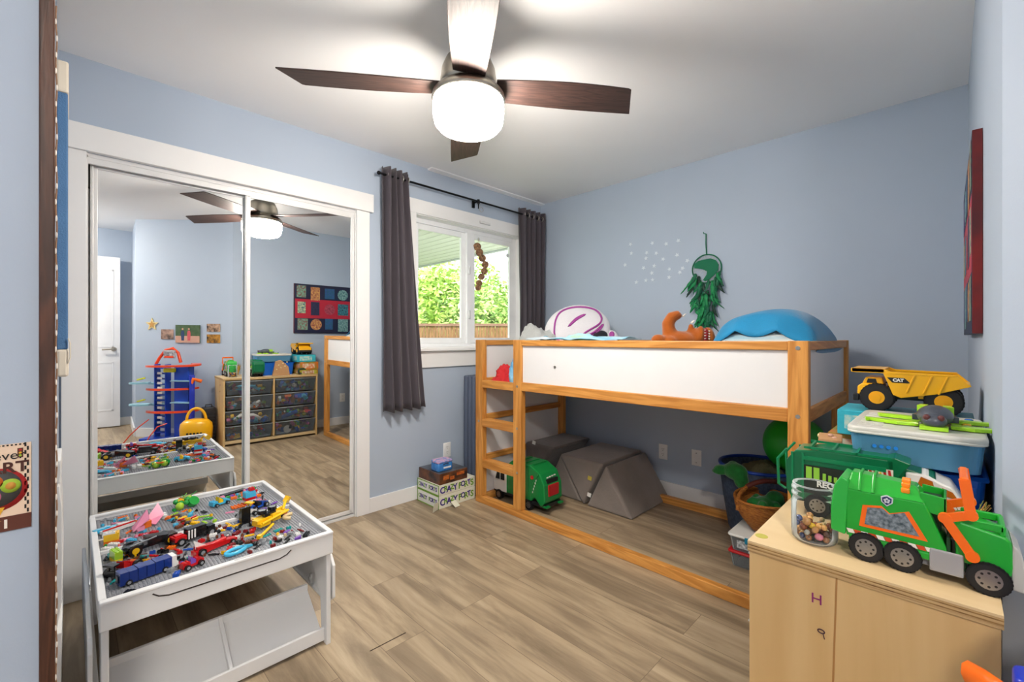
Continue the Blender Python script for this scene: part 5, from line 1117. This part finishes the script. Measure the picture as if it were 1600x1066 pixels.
g.prism([(-.008, .128), (.07, .128), (.085, .125), (.245, .125), (.25, .131), (.095, .134), (.075, .142), (-.008, .142)], -hw-.007, -hw+.000, 'xz'); g.prism([(-.008, .128), (.07, .128), (.085, .125), (.245, .125), (.25, .131), (.095, .134), (.075, .142), (-.008, .142)], hw, hw+.007, 'xz'); g.bx((-.01, -hw-.007, .129), (.078, hw+.007, .142))
for x in (.15, .19, .225): g.prism([(x, .125), (x+.005, .125), (x+.015-.03, .068), (x+.01-.03, .068)], -hw-.0085, -hw-.006, 'xz')
g.build('dump_body', yel, ct, bevel=.0015)
g = MB(); g.prism([(.085, .115), (.128, .115), (.142, .099), (.098, .099)], -hw-.0075, -hw-.006, 'xz'); lbp = g.build('side_label', mat('label_black2', '17171a', .4), ct)
text('truck_word', 'CAT', .0135, mat('label_white', 'e8e8e2', .5), ct, (.113, -hw-.0082, .107), (R(90), 0, 0), .0004, bold=.0008)
g = MB(); g.bx((.16, -hw+.005, .05), (.22, hw-.005, .07)); g.build('rear_frame', yel, ct, bevel=.002)
hub = mat('hub_yellow', 'e8a30e', .35)
for x, r in ((.058, .046), (.218, .046)):
    for s_ in (-1, 1): wheel_obj(ct, (x, s_*(hw-.018), r+.0), r, .040, hub, hr=.46, dots=0)
# craft box with shells, twig bundle and the small pieces between
e = E('craft_house', (1.70, .275, SZ), 'slanted brown cardboard craft with glued shells between truck and boxes', 'craft', rz=R(8))
MB().prism([(-.09, 0), (.09, 0), (.075, .10), (.0, .175), (-.055, .165)], -.03, .03, 'xz').build('card_body', mat('brown_card', 'b4895f', .85, var=.1), e, bevel=.002)
for k in range(12): MB().ell((-.06+.012*k*.9, .032 if k % 2 else -.032, .05+.02*(k % 4)+.004*k), (.009, .005, .007), nu=10, nv=7).build('shell', mat('shell_cream', 'e0cf9a', .4, var=.2), e)
for k in range(6): MB().ell((-.045+.012*k, .0-.01*(k % 2), .172-.006*abs(k-2)-.012*max(0, k-3)), (.009, .008, .006), nu=10, nv=7).build('shell', mat('shell_pink', 'd0a088', .4, var=.2), e)
e = E('toy_car', (1.93, .305, SZ), 'dark green toy vehicle beside the game boxes seen in the mirror', 'toy', rz=0)
g = MB(); g.prism([(-.05, .02), (.05, .02), (.045, .05), (.01, .08), (-.03, .078), (-.05, .05)], -.02, .02, 'xz'); g.build('car_body', mat('dark_green_toy', '23402a', .4), e, bevel=.004)
for x in (-.03, .03):
    for s_ in (-1, 1): wheel_obj(e, (x, s_*.02, .015), .015, .01, silver)
e = E('straw_bundle', (1.345, -.03, SZ), 'small bundle of dry straw standing at the wall behind the front truck', 'straw', rot=(0, R(8), 0)) 
g = MB(); rs = random.Random(6)
g.cyl((0, 0, 0), (0, 0, .10), .009, .012, n=10, m=1)
for k in range(90):
    a = rs.uniform(0, 2*pi); r = rs.uniform(.002, .011); t = rs.uniform(.004, .02); z1 = rs.uniform(.03, .09)
    g.tube([(r*cos(a), r*sin(a), z1), ((r+t*.3)*cos(a), (r+t*.3)*sin(a), z1+.02), ((r+t)*cos(a+rs.uniform(-.6, .6)), (r+t)*sin(a+rs.uniform(-.6, .6)), z1+rs.uniform(.03, .05))], .0006, 4, m=k % 3)
g.build('straw', [mat('straw_green', '8a9440', .8), mat('straw_gold', 'c79a4a', .8), mat('straw_brown', '8f7338', .8)], e)
# orange and blue end of the toy garage's launcher beside the unit, bottom right corner
# ------------------------------------------------------------------ under the bed's right end
def lidbox(x, y, z, hx, hy, h, body, lidm, label, clip=None, rz=0):
    e = E('storage_box', (x, y, z), label, 'storage box', rz=rz); g = MB(); tub(g, hx, hy, h-.012, .92, r=.015); g.build('box_body', body, e)
    g = MB(); g.rbox((0, 0, h-.007), (hx*2+.014, hy*2+.014, .012), .018); g.build('box_lid', lidm, e)
    if clip:
        for s_ in (-1, 1): g = MB(); g.rbox((s_*0-hx-.006 if s_ < 0 else hx+.006, 0, h-.018), (.008, hy*1.0, .032), .003); g.build('latch_handle', clip, e)
    return e
clb = clearm('clear_box_plastic', 'd5dee2', .14)
lidbox(2.62, .69, 0, .13, .16, .085, clb, mat('red_lid', 'b3161e', .35), 'clear box with red lid on the floor beneath the white-lidded box')
b_ = lidbox(2.62, .69, .0855, .13, .16, .088, clb, mat('offwhite_lid', 'd9dcd9', .35), 'clear box with white lid and teal handles under the woven basket', mat('teal_clip', '1b7f9e', .35))
MB().bx((-.1315, .02, .02), (-.1305, .12, .06)).build('paper_label', mat('paper_label', 'd8dde0', .6, vscale=70, col2='6a7076'), b_)
pw = Vector((2.63, .70, .1745))
e = E('woven_basket', pw, 'round orange brown woven basket with tall arched handle on the clear box', 'basket'); e.scale = (1.12, 1.12, 1.0)
wk = mat('woven_straw', 'c47f30', .7, bump=.9, bscale=9, stretch=(9, 9, 40), vscale=6, col2='8a4a18'); lea = mat('dark_leather_wrap', '5a241c', .6, bump=.2)
g = MB(); pr = [(0, .0), (.045, .0), (.075, .02), (.115, .075), (.14, .13), (.145, .165), (.14, .18), (.133, .178), (.135, .16), (.105, .08), (.06, .025), (0, .012)]

pr2 = []
for (r0, z0), (r1, z1) in zip(pr[1:6], pr[2:7]):
    for q in range(8): t = q/8; pr2.append((r0+(r1-r0)*t+(.0016 if q % 2 else -.0016), z0+(z1-z0)*t))
g.lathe([pr[0]]+pr2+pr[6:], 44); g.build('basket_body', wk, e)
MB().tube([(.141*cos(q), .141*sin(q), .18+.006*sin(2*q)) for q in [2*pi*i/44 for i in range(44)]], .008, 8, closed=True).build('basket_rim', wk, e)
ar = [(-.095*cos(q)*1.42, .095*cos(q)*1.0*0+.02*0, .17+.105*sin(q)) for q in [pi*i/20 for i in range(21)]]
ar = [Vector((x*.745, -x*.745, z)) for x, y, z in ar]
MB().tube(ar, .0095, 8).build('basket_handle', wk, e); MB().tube(ar[5:16], .0125, 10).build('handle_wrap', lea, e)
for a in (ar[0], ar[-1]): MB().tube([a+Vector((0, 0, -.05)), a+Vector((.004, 0, -.01)), a], .011, 8).build('handle_lash', wk, e)
def plush(nm, c, lab, seed, sc_, m):
    r_ = random.Random(seed); g = MB()
    g.ell((0, 0, .02), (.07*sc_, .06*sc_, .05*sc_)); g.ell((.03*sc_, -.03*sc_, .06*sc_), (.04*sc_, .04*sc_, .035*sc_))
    for k in range(6):
        a = k*1.05; g.tube([(.03*cos(a)*sc_, .03*sin(a)*sc_, .03*sc_), (.06*cos(a)*sc_, .06*sin(a)*sc_, .045*sc_), (.085*cos(a)*sc_, .08*sin(a)*sc_, .03*sc_)], [.024*sc_, .02*sc_, .014*sc_], 8)
    return tag(g.build(nm, m, loc=c, remesh=.006), lab, 'soft toy')
gpl_ = mat('green_plush', '16702c', .85, bump=.4, bscale=120, var=.25, vscale=25, sheen=.4)
plush('plush_toy', pw+Vector((-.03, .0, .125)), 'dark green knobbly soft toy filling the woven basket', 3, 1.1, gpl_)
# blue-rimmed tub behind with a plush head hanging over its side
tb = E('round_tub', (2.96, .835, 0), 'dark tub with a blue rim standing behind the woven basket', 'tub')
g = MB(); g.lathe([(0, .0), (.14, .0), (.17, .06), (.20, .25), (.222, .44), (.212, .44), (.19, .25), (.16, .07), (0, .012)], 40); g.build('tub_body', mat('netting_navy', '2b3a52', .7, vscale=60, col2='46566c'), tb)
g = MB(); g.tube([(.218*cos(q), .218*sin(q), .442) for q in [2*pi*i/44 for i in range(44)]], .010, 8, closed=True); g.build('tub_rim', mat('cobalt_rim', '123fa0', .4), tb)
cloth_blob('knitted_hat', (2.90, .80, .32), (.13, .13, .165), mat('olive_knit', '6a6a4c', .95, bump=.7, bscale=120, var=.15), 'olive grey knitted bundle lying in the blue-rimmed tub', 'bundle', 31, .12)
g = MB(); g.ell((0, 0, 0), (.055, .075, .05)); g.ell((-.02, .07, -.005), (.04, .05, .028), R_=(0, 0, .3)); g.ell((-.03, .085, -.02), (.035, .045, .016)); g.ell((.0, -.04, -.04), (.04, .04, .05)); g.ell((.01, .02, .04), (.02, .03, .015))
tag(g.build('plush_dragon', gpl_, loc=(2.74, .90, .435), remesh=.006, rot=(0, 0, R(-20))), 'green soft dragon head poking over the left side of the tub', 'soft toy')
# green ball on the tub
bl_ = E('toy_ball', (3.03, .665, .585), 'large plain green ball resting in the tub behind the right bed post', 'ball')
MB().ell((0, 0, 0), .166, nu=40, nv=24).build('ball_skin', mat('green_ball_rubber', '17a526', .4, coat=.1), bl_)
MB().lathe([(0, .004), (.008, .003), (.01, 0)], 12).build('valve', mat('ball_valve', '0d6a18', .5), bl_, loc=(-.05, -.02, .158))
# ------------------------------------------------------------------ left foreground
dkw = wood('walnut_board', '5a3320', '2c160c', axis=2, dens=16, rough=.5, contrast=1.3)
e = E('wooden_post', (-.031, 1.19, 0), 'tall dark stained wooden post standing against the end of the pale blue wall', 'post')
MB().bx((-.0098, -.012, 0), (.0108, .009, 1.845)).build('post_board', dkw, e, bevel=.0025)
g = MB(); pts = [(.0125+.0008*sin(i*1.1), -.008+.0008*cos(i*1.1), 1.83*i/120) for i in range(121)]
g.tube(pts, .0014, 6); 
for i in range(0, 120, 2): g.ell((pts[i][0], pts[i][1]-.001, pts[i][2]), (.0013, .0012, .006), 1, 6, 5)
g.build('beaded_cord', [mat('cord_brown', '8a6a52', .7), mat('bead_white', 'e6ddd2', .5)], e)
# certificate poster on the wall end
P1 = at(-40, 702, Y=1.2); P2 = at(49, 690, Y=1.2); P3 = at(49, 822, Y=1.2)
ph = P2.z-P3.z; pw_ = .115; xr = P2.x
e = E('certificate_poster', (xr-pw_/2, 1.1985, (P2.z+P3.z)/2), 'food certificate poster with checkered border on the pale blue wall at far left', 'poster', rot=(0, R(0), 0))
def flat(nm, x0, z0, x1, z1, d, m, par=e): return MB().bx((x0, -d-.0004, z0), (x1, -d, z1)).build(nm, m, par)
hwp, hh_ = pw_/2, ph/2
MB().bx((-hwp, -.0004, -hh_), (hwp, 0, hh_)).build('poster_sheet', mat('poster_peach', 'e8cdb4', .6), e)
g = MB(); n = 22
for k in range(n):
    if k % 2 == 0: g.bx((hwp-.0055, -.0012, -hh_+ph*k/n+ph*.16*(k < 4)), (hwp-.003, -.0006, -hh_+ph*(k+1)/n)) if k >= 4 else None
    else: g.bx((hwp-.0085, -.0012, -hh_+ph*k/n), (hwp-.006, -.0006, -hh_+ph*(k+1)/n)) if k >= 4 else None
for k in range(22): g.bx((-hwp+.005*k, -.0012, hh_-.0035), (-hwp+.005*k+.0026, -.0006, hh_-.001))
g.build('checkered_border', mat('print_black', '1d1a1a', .6), e)
flat('brown_band', -hwp, -hh_, hwp, -hh_+ph*.17, .0008, mat('print_brown', '5c2f22', .6)); 
text('poster_word', '...ever', .022, mat('print_black', '1d1a1a', .6), e, (hwp-.034, -.0015, hh_-.021), (R(90), 0, 0), .0002)
text('poster_word', 'SMART', .027, mat('print_brown2', '4a231a', .6), e, (hwp-.045, -.0015, hh_-.043), (R(90), 0, 0), .0002, bold=.0006)
text('poster_number', '# 1', .021, mat('print_white', 'eee6da', .6), e, (hwp-.040, -.0015, -hh_+.0125), (R(90), 0, 0), .0002, bold=.0008)
def disc(nm, x, z, r, m, d=.0012, sx=1): return MB().lathe([(0, .0004), (r, .0004), (r, 0)], 28, sx=sx).build(nm, m, e, loc=(x, -d, z), rot=(R(90), 0, 0))
cx = hwp-.042; disc('plate_print', cx, -.002, .038, mat('print_red', 'b02a2a', .6), .0008, 1.0); disc('plate_print', cx-.002, .0, .033, mat('print_charcoal', '4a4a4a', .6), .0012)
disc('food_print', cx-.006, .012, .013, mat('print_orange', 'cf6a2a', .6), .0018, 1.1); disc('food_print', cx+.017, .003, .0125, mat('print_lime', '9fbf3a', .6), .0018); disc('food_print', cx+.017, .003, .0065, mat('print_gold', 'c98f3a', .6), .0024); disc('food_print', cx-.008, -.014, .014, mat('print_pink', 'd0708a', .6), .0018)
g = MB(); g.prism([(cx-.016, -.034), (cx+.010, -.034), (cx+.004, -.048), (cx-.001, -.05), (cx-.001, -.056), (cx+.006, -.058), (cx-.012, -.058), (cx-.005, -.056), (cx-.005, -.05), (cx-.010, -.048)], -.0016, -.001, 'xz'); g.build('trophy_print', mat('print_yellow', 'e2a92a', .6), e)
g = MB(); g.bx((hwp-.017, -.0016, hh_-.026), (hwp-.010, -.001, hh_-.009), 0)
for k, c in enumerate((1, 2, 3)): g.cyl((hwp-.0135, -.002, hh_-.0125-.005*k), (hwp-.0135, -.0015, hh_-.0125-.005*k), .0019, n=10, m=c)
g.build('traffic_light_print', [mat('print_brown'), mat('print_red'), mat('print_yellow'), mat('print_lime')], e)
# hanging on the west wall
e = E('fabric_wall_hanging', (-.0365, 2.30, 1.07), 'long blue fabric hanging with cream top and bottom bands on the left wall', 'wall hanging')
g = MB(); g.bx((.001, .0, .10), (.030, .28, 1.04)); g.build('blue_fabric', mat('denim_blue', '4f769f', .85, bump=.3, bscale=200, var=.12, vscale=6), e, bevel=.004)
cre = mat('cream_cloth', 'ddd2c0', .85)
MB().bx((.0, -.004, 1.04), (.032, .285, 1.155)).build('top_band', cre, e, bevel=.006); MB().bx((.0, -.004, .0), (.032, .285, .10)).build('bottom_band', cre, e, bevel=.008)
MB().tube([(.031, -.004, .14), (.036, -.007, .12), (.036, -.007, .07), (.031, -.004, .05)], .0025, 6).build('tie_cord', cre, e)
e = E('white_guard_panel', (-.0365, 1.86, 0), 'slim white moulded plastic panel standing at the left wall beyond the wooden post', 'panel')
g = MB(); g.prism([(.0, .40), (.010, .40), (.020, .48), (.022, .60), (.0205, .74), (.016, .79), (.016, .80), (.0, .80)], -.1, .1, 'xz'); g.build('moulded_back', mat('white_moulded_plastic', 'e0e0de', .3), e, bevel=.003, seg=3)
MB().prism([(.0, 0), (.012, 0), (.018, .2), (.020, .39), (.0, .39)], -.1, .1, 'xz').build('moulded_base', mat('white_moulded_plastic', 'e0e0de'), e, bevel=.003, seg=3)
MB().prism([(.0, .805), (.017, .805), (.019, .83), (.018, .87), (.0, .87)], -.1, .1, 'xz').build('top_cap', mat('white_moulded_plastic', 'e0e0de'), e, bevel=.003)
# floor vent slot / gap strip and a thin dark crumb on the floor
fs_ = [at(578, 1018, Z=0), at(634, 989, Z=0)]
g = MB(); d = (fs_[1]-fs_[0]); L = d.length; g.bx((0, -.002, .0), (L, .002, .0008)); o = g.build('trim_9', mat('gap_dark', '2a1c14', .9), loc=fs_[0], rot=(0, 0, math.atan2(d.y, d.x))); o['kind'] = 'structure'
# ------------------------------------------------------------------ things seen in the mirror
dg = Vector((-1, -1, 0)).normalized(); nrm_ = Vector((-1, 1, 0)).normalized()
def on_diag(px, py):
    # sight line unfolded at the mirror, met with the diagonal wall through (1.30,-.068)
    MY = WY+.045 if True else 0
    u = (px-800)/690; k = (529-py)/976; a, b = (1+u)/2, (1-u)/2
    # X=a s, Y'=b s, Y=2MY-Y'; wall: X-1.30 = Y+.068
    s = (1.30+2*MY+.068)/(a+b); return Vector((a*s, 2*MY-b*s, EYE+k*s))
def picture(nm, px, py, w, h, lab, cat, fn):
    p = on_diag(px, py); p = p+nrm_*.004; e = E(nm, p, lab, cat, rot=(0, 0, math.atan2(nrm_.y, nrm_.x)+pi/2)); fn(e, w, h); return e
def ph(c1, c2, sc, deep=.003):
    def f(e, w, h):
        MB().bx((-w/2, -deep, -h/2), (w/2, 0, h/2)).build('photo_print', mat('photo_'+c1+c2, c1, .35, vscale=sc, col2=c2), e)
    return f
def starf(e, w, h):
    MB().prism([((w/2 if k % 2 == 0 else w/4.6)*cos(pi/2+k*pi/5), (w/2 if k % 2 == 0 else w/4.6)*sin(pi/2+k*pi/5)) for k in range(10)], -.006, 0, 'xz').build('star_body', mat('star_yellow', 'd8c48a', .6), e)
    MB().prism([((w/3.6 if k % 2 == 0 else w/8)*cos(pi/2+k*pi/5), (w/3.6 if k % 2 == 0 else w/8)*sin(pi/2+k*pi/5)) for k in range(10)], -.009, -.006, 'xz').build('star_centre', mat('star_centre', 'b98a4a', .6), e)
picture('star_ornament', 233, 516, .155, .15, 'yellow star ornament on the angled wall in the mirror', 'ornament', starf)
picture('photograph', 257, 531, .145, .115, 'small dark photograph beside the star ornament in the mirror', 'photograph', ph('1c1614', 'c9a592', 14))
def couple(e, w, h):
    MB().bx((-w/2, -.012, -h/2), (w/2, 0, h/2)).build('photo_print', mat('photo_park', '3f5a3a', .35, vscale=25, col2='566a48'), e)
    MB().bx((-w/2, -.0128, -h/2), (w/2, -.012, -h*.12)).build('pale_path', mat('photo_path', 'c49a86', .4), e)
    for x, c, nm in ((w*.2, '2c3f66', 'left_figure'), (-w*.06, 'c8565e', 'right_figure')):
        g = MB(); g.prism([(x-.016, -h*.38), (x+.014, -h*.38), (x+.02, .0), (x+.014, h*.18), (x-.014, h*.18), (x-.02, 0)], -.0136, -.0128, 'xz', 0); g.lathe([(0, .0006), (.011, .0006), (.011, 0)], 12, 1, (0, 0, 0)) if 0 else None
        g.cyl((x, -.0136, h*.27), (x, -.0128, h*.27), .011, n=12, m=1); g.build(nm, [mat('photo_fig_'+c, c, .5), mat('photo_skin', 'c99a80', .5)], e)
picture('photograph', 290, 530, .28, .205, 'large photograph of two people outdoors, middle of the mirrored wall pictures', 'photograph', couple)
picture('photograph', 330, 520, .155, .092, 'upper small dark photograph at the right of the mirrored wall pictures', 'photograph', ph('14100e', 'd8b294', 22))
picture('photograph', 330, 537, .155, .098, 'lower small orange brown photograph at the right of the mirrored wall pictures', 'photograph', ph('1a0f08', 'd0963c', 22))
# collage canvas on the south wall
e = E('comic_collage_canvas', (1.945, -.0615, 1.535), 'dark red and blue collage canvas hanging on the wall at far right', 'picture', rz=R(.436))
CW_, CH_ = .88, .62
MB().bx((0, 0, -CH_/2), (CW_, .022, CH_/2)).build('canvas', mat('collage_ground', '16203f', .5, vscale=3.2, col2='1c1430'), e, bevel=.002)
g = MB(); g.bx((-.0015, -.0005, -CH_/2), (0, .0215, CH_/2)); g.build('canvas_edge', mat('canvas_edge_print', '8a1c18', .5, vscale=3.5, col2='1c1a22'), e)
MB().bx((.01, .0221, -.12), (CW_-.01, .0226, .12)).build('red_band', mat('collage_red', 'b01c34', .5), e)
rc = random.Random(8); cols = ['6fae92', 'd8a35a', '31508f', '8fb8b0', '5a2a86', 'c9cfa0', '2c2f52', 'b8475a', '3f8f9a', 'd9c26a']
for r in range(3):
    for c in range(5):
        x = .02+c*.172; z = CH_/2-.02-r*.2; 
        m = mat('collage_tile_%d' % ((r*5+c) % 10), cols[(r*5+c) % 10], .45, vscale=45, col2=rc.choice(['23233a', '7a2a3a', 'd8d0b0', '1f5a6a']))
        if (r*5+c) % 4 == 3: MB().cyl((x+.075, .0228, z-.09), (x+.075, .0238, z-.09), .07, n=28).build('collage_tile', m, e)
        else: MB().bx((x+rc.uniform(0, .02), .0228, z-rc.uniform(.13, .18)), (x+rc.uniform(.11, .155), .0238, z-rc.uniform(0, .02))).build('collage_tile', m, e)
# toy car garage tower
ga = E('toy_car_garage', (.77, -.36, 0), 'tall blue toy car garage with orange ramps and pale spiral decks, mirrored', 'toy garage', rz=R(45))
gb = mat('garage_blue', '1444b8', .3, coat=.2); go = mat('garage_orange', 'e5481a', .3, coat=.2); gc = clearm('garage_pale_blue', 'a9dcec', .55, .2); gyl = mat('garage_yellow', 'd8d420', .35)
# local x = along the angled wall (mirror left is -x ... ), y = toward the wall
for x, w in ((-.095, .12), (.15, .16)):
    g = MB()
    if x < 0:
        for q in (-1, 1):
            g.bx((x+q*w/2-.006, -.04, 0), (x+q*w/2+.006, .04, .86))
            
        for k in range(14): g.bx((x-w/2, -.03, .03+.06*k), (x+w/2, .03, .045+.06*k))
    else: g.bx((x-w/2, -.045, 0), (x+w/2, .045, .84)); [g.bx((x-w/2+.02+.03*k, -.05, .05), (x-w/2+.028+.03*k, -.045, .8)) for k in range(3)]
    g.build('lift_tower', gb, ga, bevel=.003)
for k in range(11): MB().bx((-.12, .036, .2+.055*k), (-.07, .044, .225+.055*k)).build('lift_step', whpl, ga)
MB().bx((-.25, -.16, 0), (.24, .14, .05)).build('base_deck', gb, ga, bevel=.01)
def ringramp(z, dz, a0, a1, rx, ry, cx, m, w=.042, nm='ramp_ring'):
    g = MB(); n = 36
    for i in range(n):
        t0, t1 = R(a0+(a1-a0)*i/n), R(a0+(a1-a0)*(i+1)/n); z0, z1 = z+dz*i/n, z+dz*(i+1)/n
        P = []
        for t, zz in ((t0, z0), (t1, z1)):
            for rr in (-w, w): P.append((cx+(rx+rr)*cos(t), (ry+rr)*sin(t), zz))
        lo = [Vector(p)+Vector((0, 0, -.008)) for p in P]; up = [Vector(p)+Vector((0, 0, .012)) for p in P]
        g.add([*lo, *up], [(0, 1, 3, 2), (4, 6, 7, 5), (0, 4, 5, 1), (2, 3, 7, 6), (0, 2, 6, 4), (1, 5, 7, 3)])
    return g.build(nm, m, ga)
ringramp(.86, -.03, -40, 210, .25, .12, .03, go); ringramp(.60, -.02, 0, 170, .27, .13, .03, go, .02); ringramp(.35, -.02, 0, 170, .27, .13, .03, go, .02)
for z in (.66, .42): ringramp(z, -.04, 70, 290, .19, .11, -.22, gc, .035, 'spiral_deck'); MB().bx((.08, .0, z+.02), (.30, .12, z+.03)).build('parking_deck', gc, ga, bevel=.002)
g = MB(); g.tube([(-.17, 0, .86), (-.13, 0, .93), (-.06, 0, 1.02), (.02, 0, 1.04), (.08, 0, .99), (.11, 0, .88)], .016, 8); g.build('top_arch', go, ga)
MB().bx((-.065, .014, .93), (.065, .03, 1.02)).build('sign_board', mat('sign_dark', '3a3a44', .4, vscale=30, col2='c9cdd2'), ga, bevel=.004)
MB().bx((-.05, .03, .935), (.05, .035, .955)).build('sign_stripe', go, ga)
MB().rbox((.04, .07, .80), (.12, .05, .045), .015).build('yellow_cabin', gyl, ga)
for z in (.70, .46): MB().box((-.27, .08, z), (.09, .03, .015), 0, (0, R(-15), R(10))).build('yellow_arrow', gyl, ga, bevel=.004)
for s_ in (0, 1):
    g = MB(); g.tube([(-.15+.2*s_, .12, .26-.04*s_), (-.22+.2*s_, .16, .19), (-.29+.22*s_, .2, .10), (-.34+.24*s_, .22, .02)], .02, 8, flat=.3); g.build('exit_ramp', go, ga)
# yellow toy bucket carrier
e = E('toy_tool_carrier', (.93, .12, 0), 'yellow plastic carrier with arched handle and black lettering, in the mirror', 'toy carrier', rz=R(200))
ycm = mat('carrier_yellow', 'eeb110', .3, coat=.3)
g = MB(); g.lathe([(0, .0), (.12, .0), (.135, .02), (.145, .10), (.15, .20), (.142, .25), (.11, .285), (.05, .30), (0, .30)], 36, sx=1.0, sy=.7); g.build('carrier_body', ycm, e)
MB().tube([(.085*cos(q), 0, .285+.125*sin(q)) for q in [pi*i/16 for i in range(17)]], .014, 10).build('carrier_handle', ycm, e)
g = MB()
for k in range(5): g.bx((-.07+.03*k, -.107, .15), (-.052+.03*k, -.100, .168))
g.build('black_lettering', blkp, e)
# black carry case
e = E('hard_case', (1.055, .03, 0), 'black ribbed hard case standing between carrier and drawer unit, mirrored', 'case')
MB().rbox((0, 0, .20), (.115, .13, .40), .02).build('case_shell', mat('case_black', '1c1c22', .4), e)
g = MB()
for k in range(9): g.bx((-.05, .065, .04+.037*k), (.05, .069, .055+.037*k))
g.build('case_ribs', mat('case_rib', '2a2a31', .5), e)
MB().tube([(-.03, 0, .40), (-.028, 0, .425), (.028, 0, .425), (.03, 0, .40)], .006, 8).build('case_handle', mat('case_black', '1c1c22'), e)
# bottom right corner: orange and blue plastic pieces in front of the drawer unit
c0 = at(1562, 1058, X=.96)
e = E('toy_launcher', (.95, -.02, 0), 'orange and blue toy track stand at the bottom right beside the plywood unit', 'toy')
q1 = at(1516, 1054, X=1.0)-e.location; q2 = at(1575, 1086, X=.93)-e.location
g = MB(); g.tube([q1, (q1+q2)/2+Vector((0, 0, -.001)), q2, q2+Vector((-.02, -.02, -.06))], .012, 8, flat=1.6); g.build('orange_track', orp, e)
q3 = at(1592, 1050, X=.92)-e.location; g = MB(); g.rbox((q3.x+.0, q3.y-.012, (q3.z)/2), (.05, .035, q3.z), .012); g.build('blue_column', mat('toy_column_blue', '1a2fb0', .3), e)
MB().rbox((.0, -.02, .01), (.09, .06, .02), .01).build('foot', mat('toy_column_blue', '1a2fb0'), e)
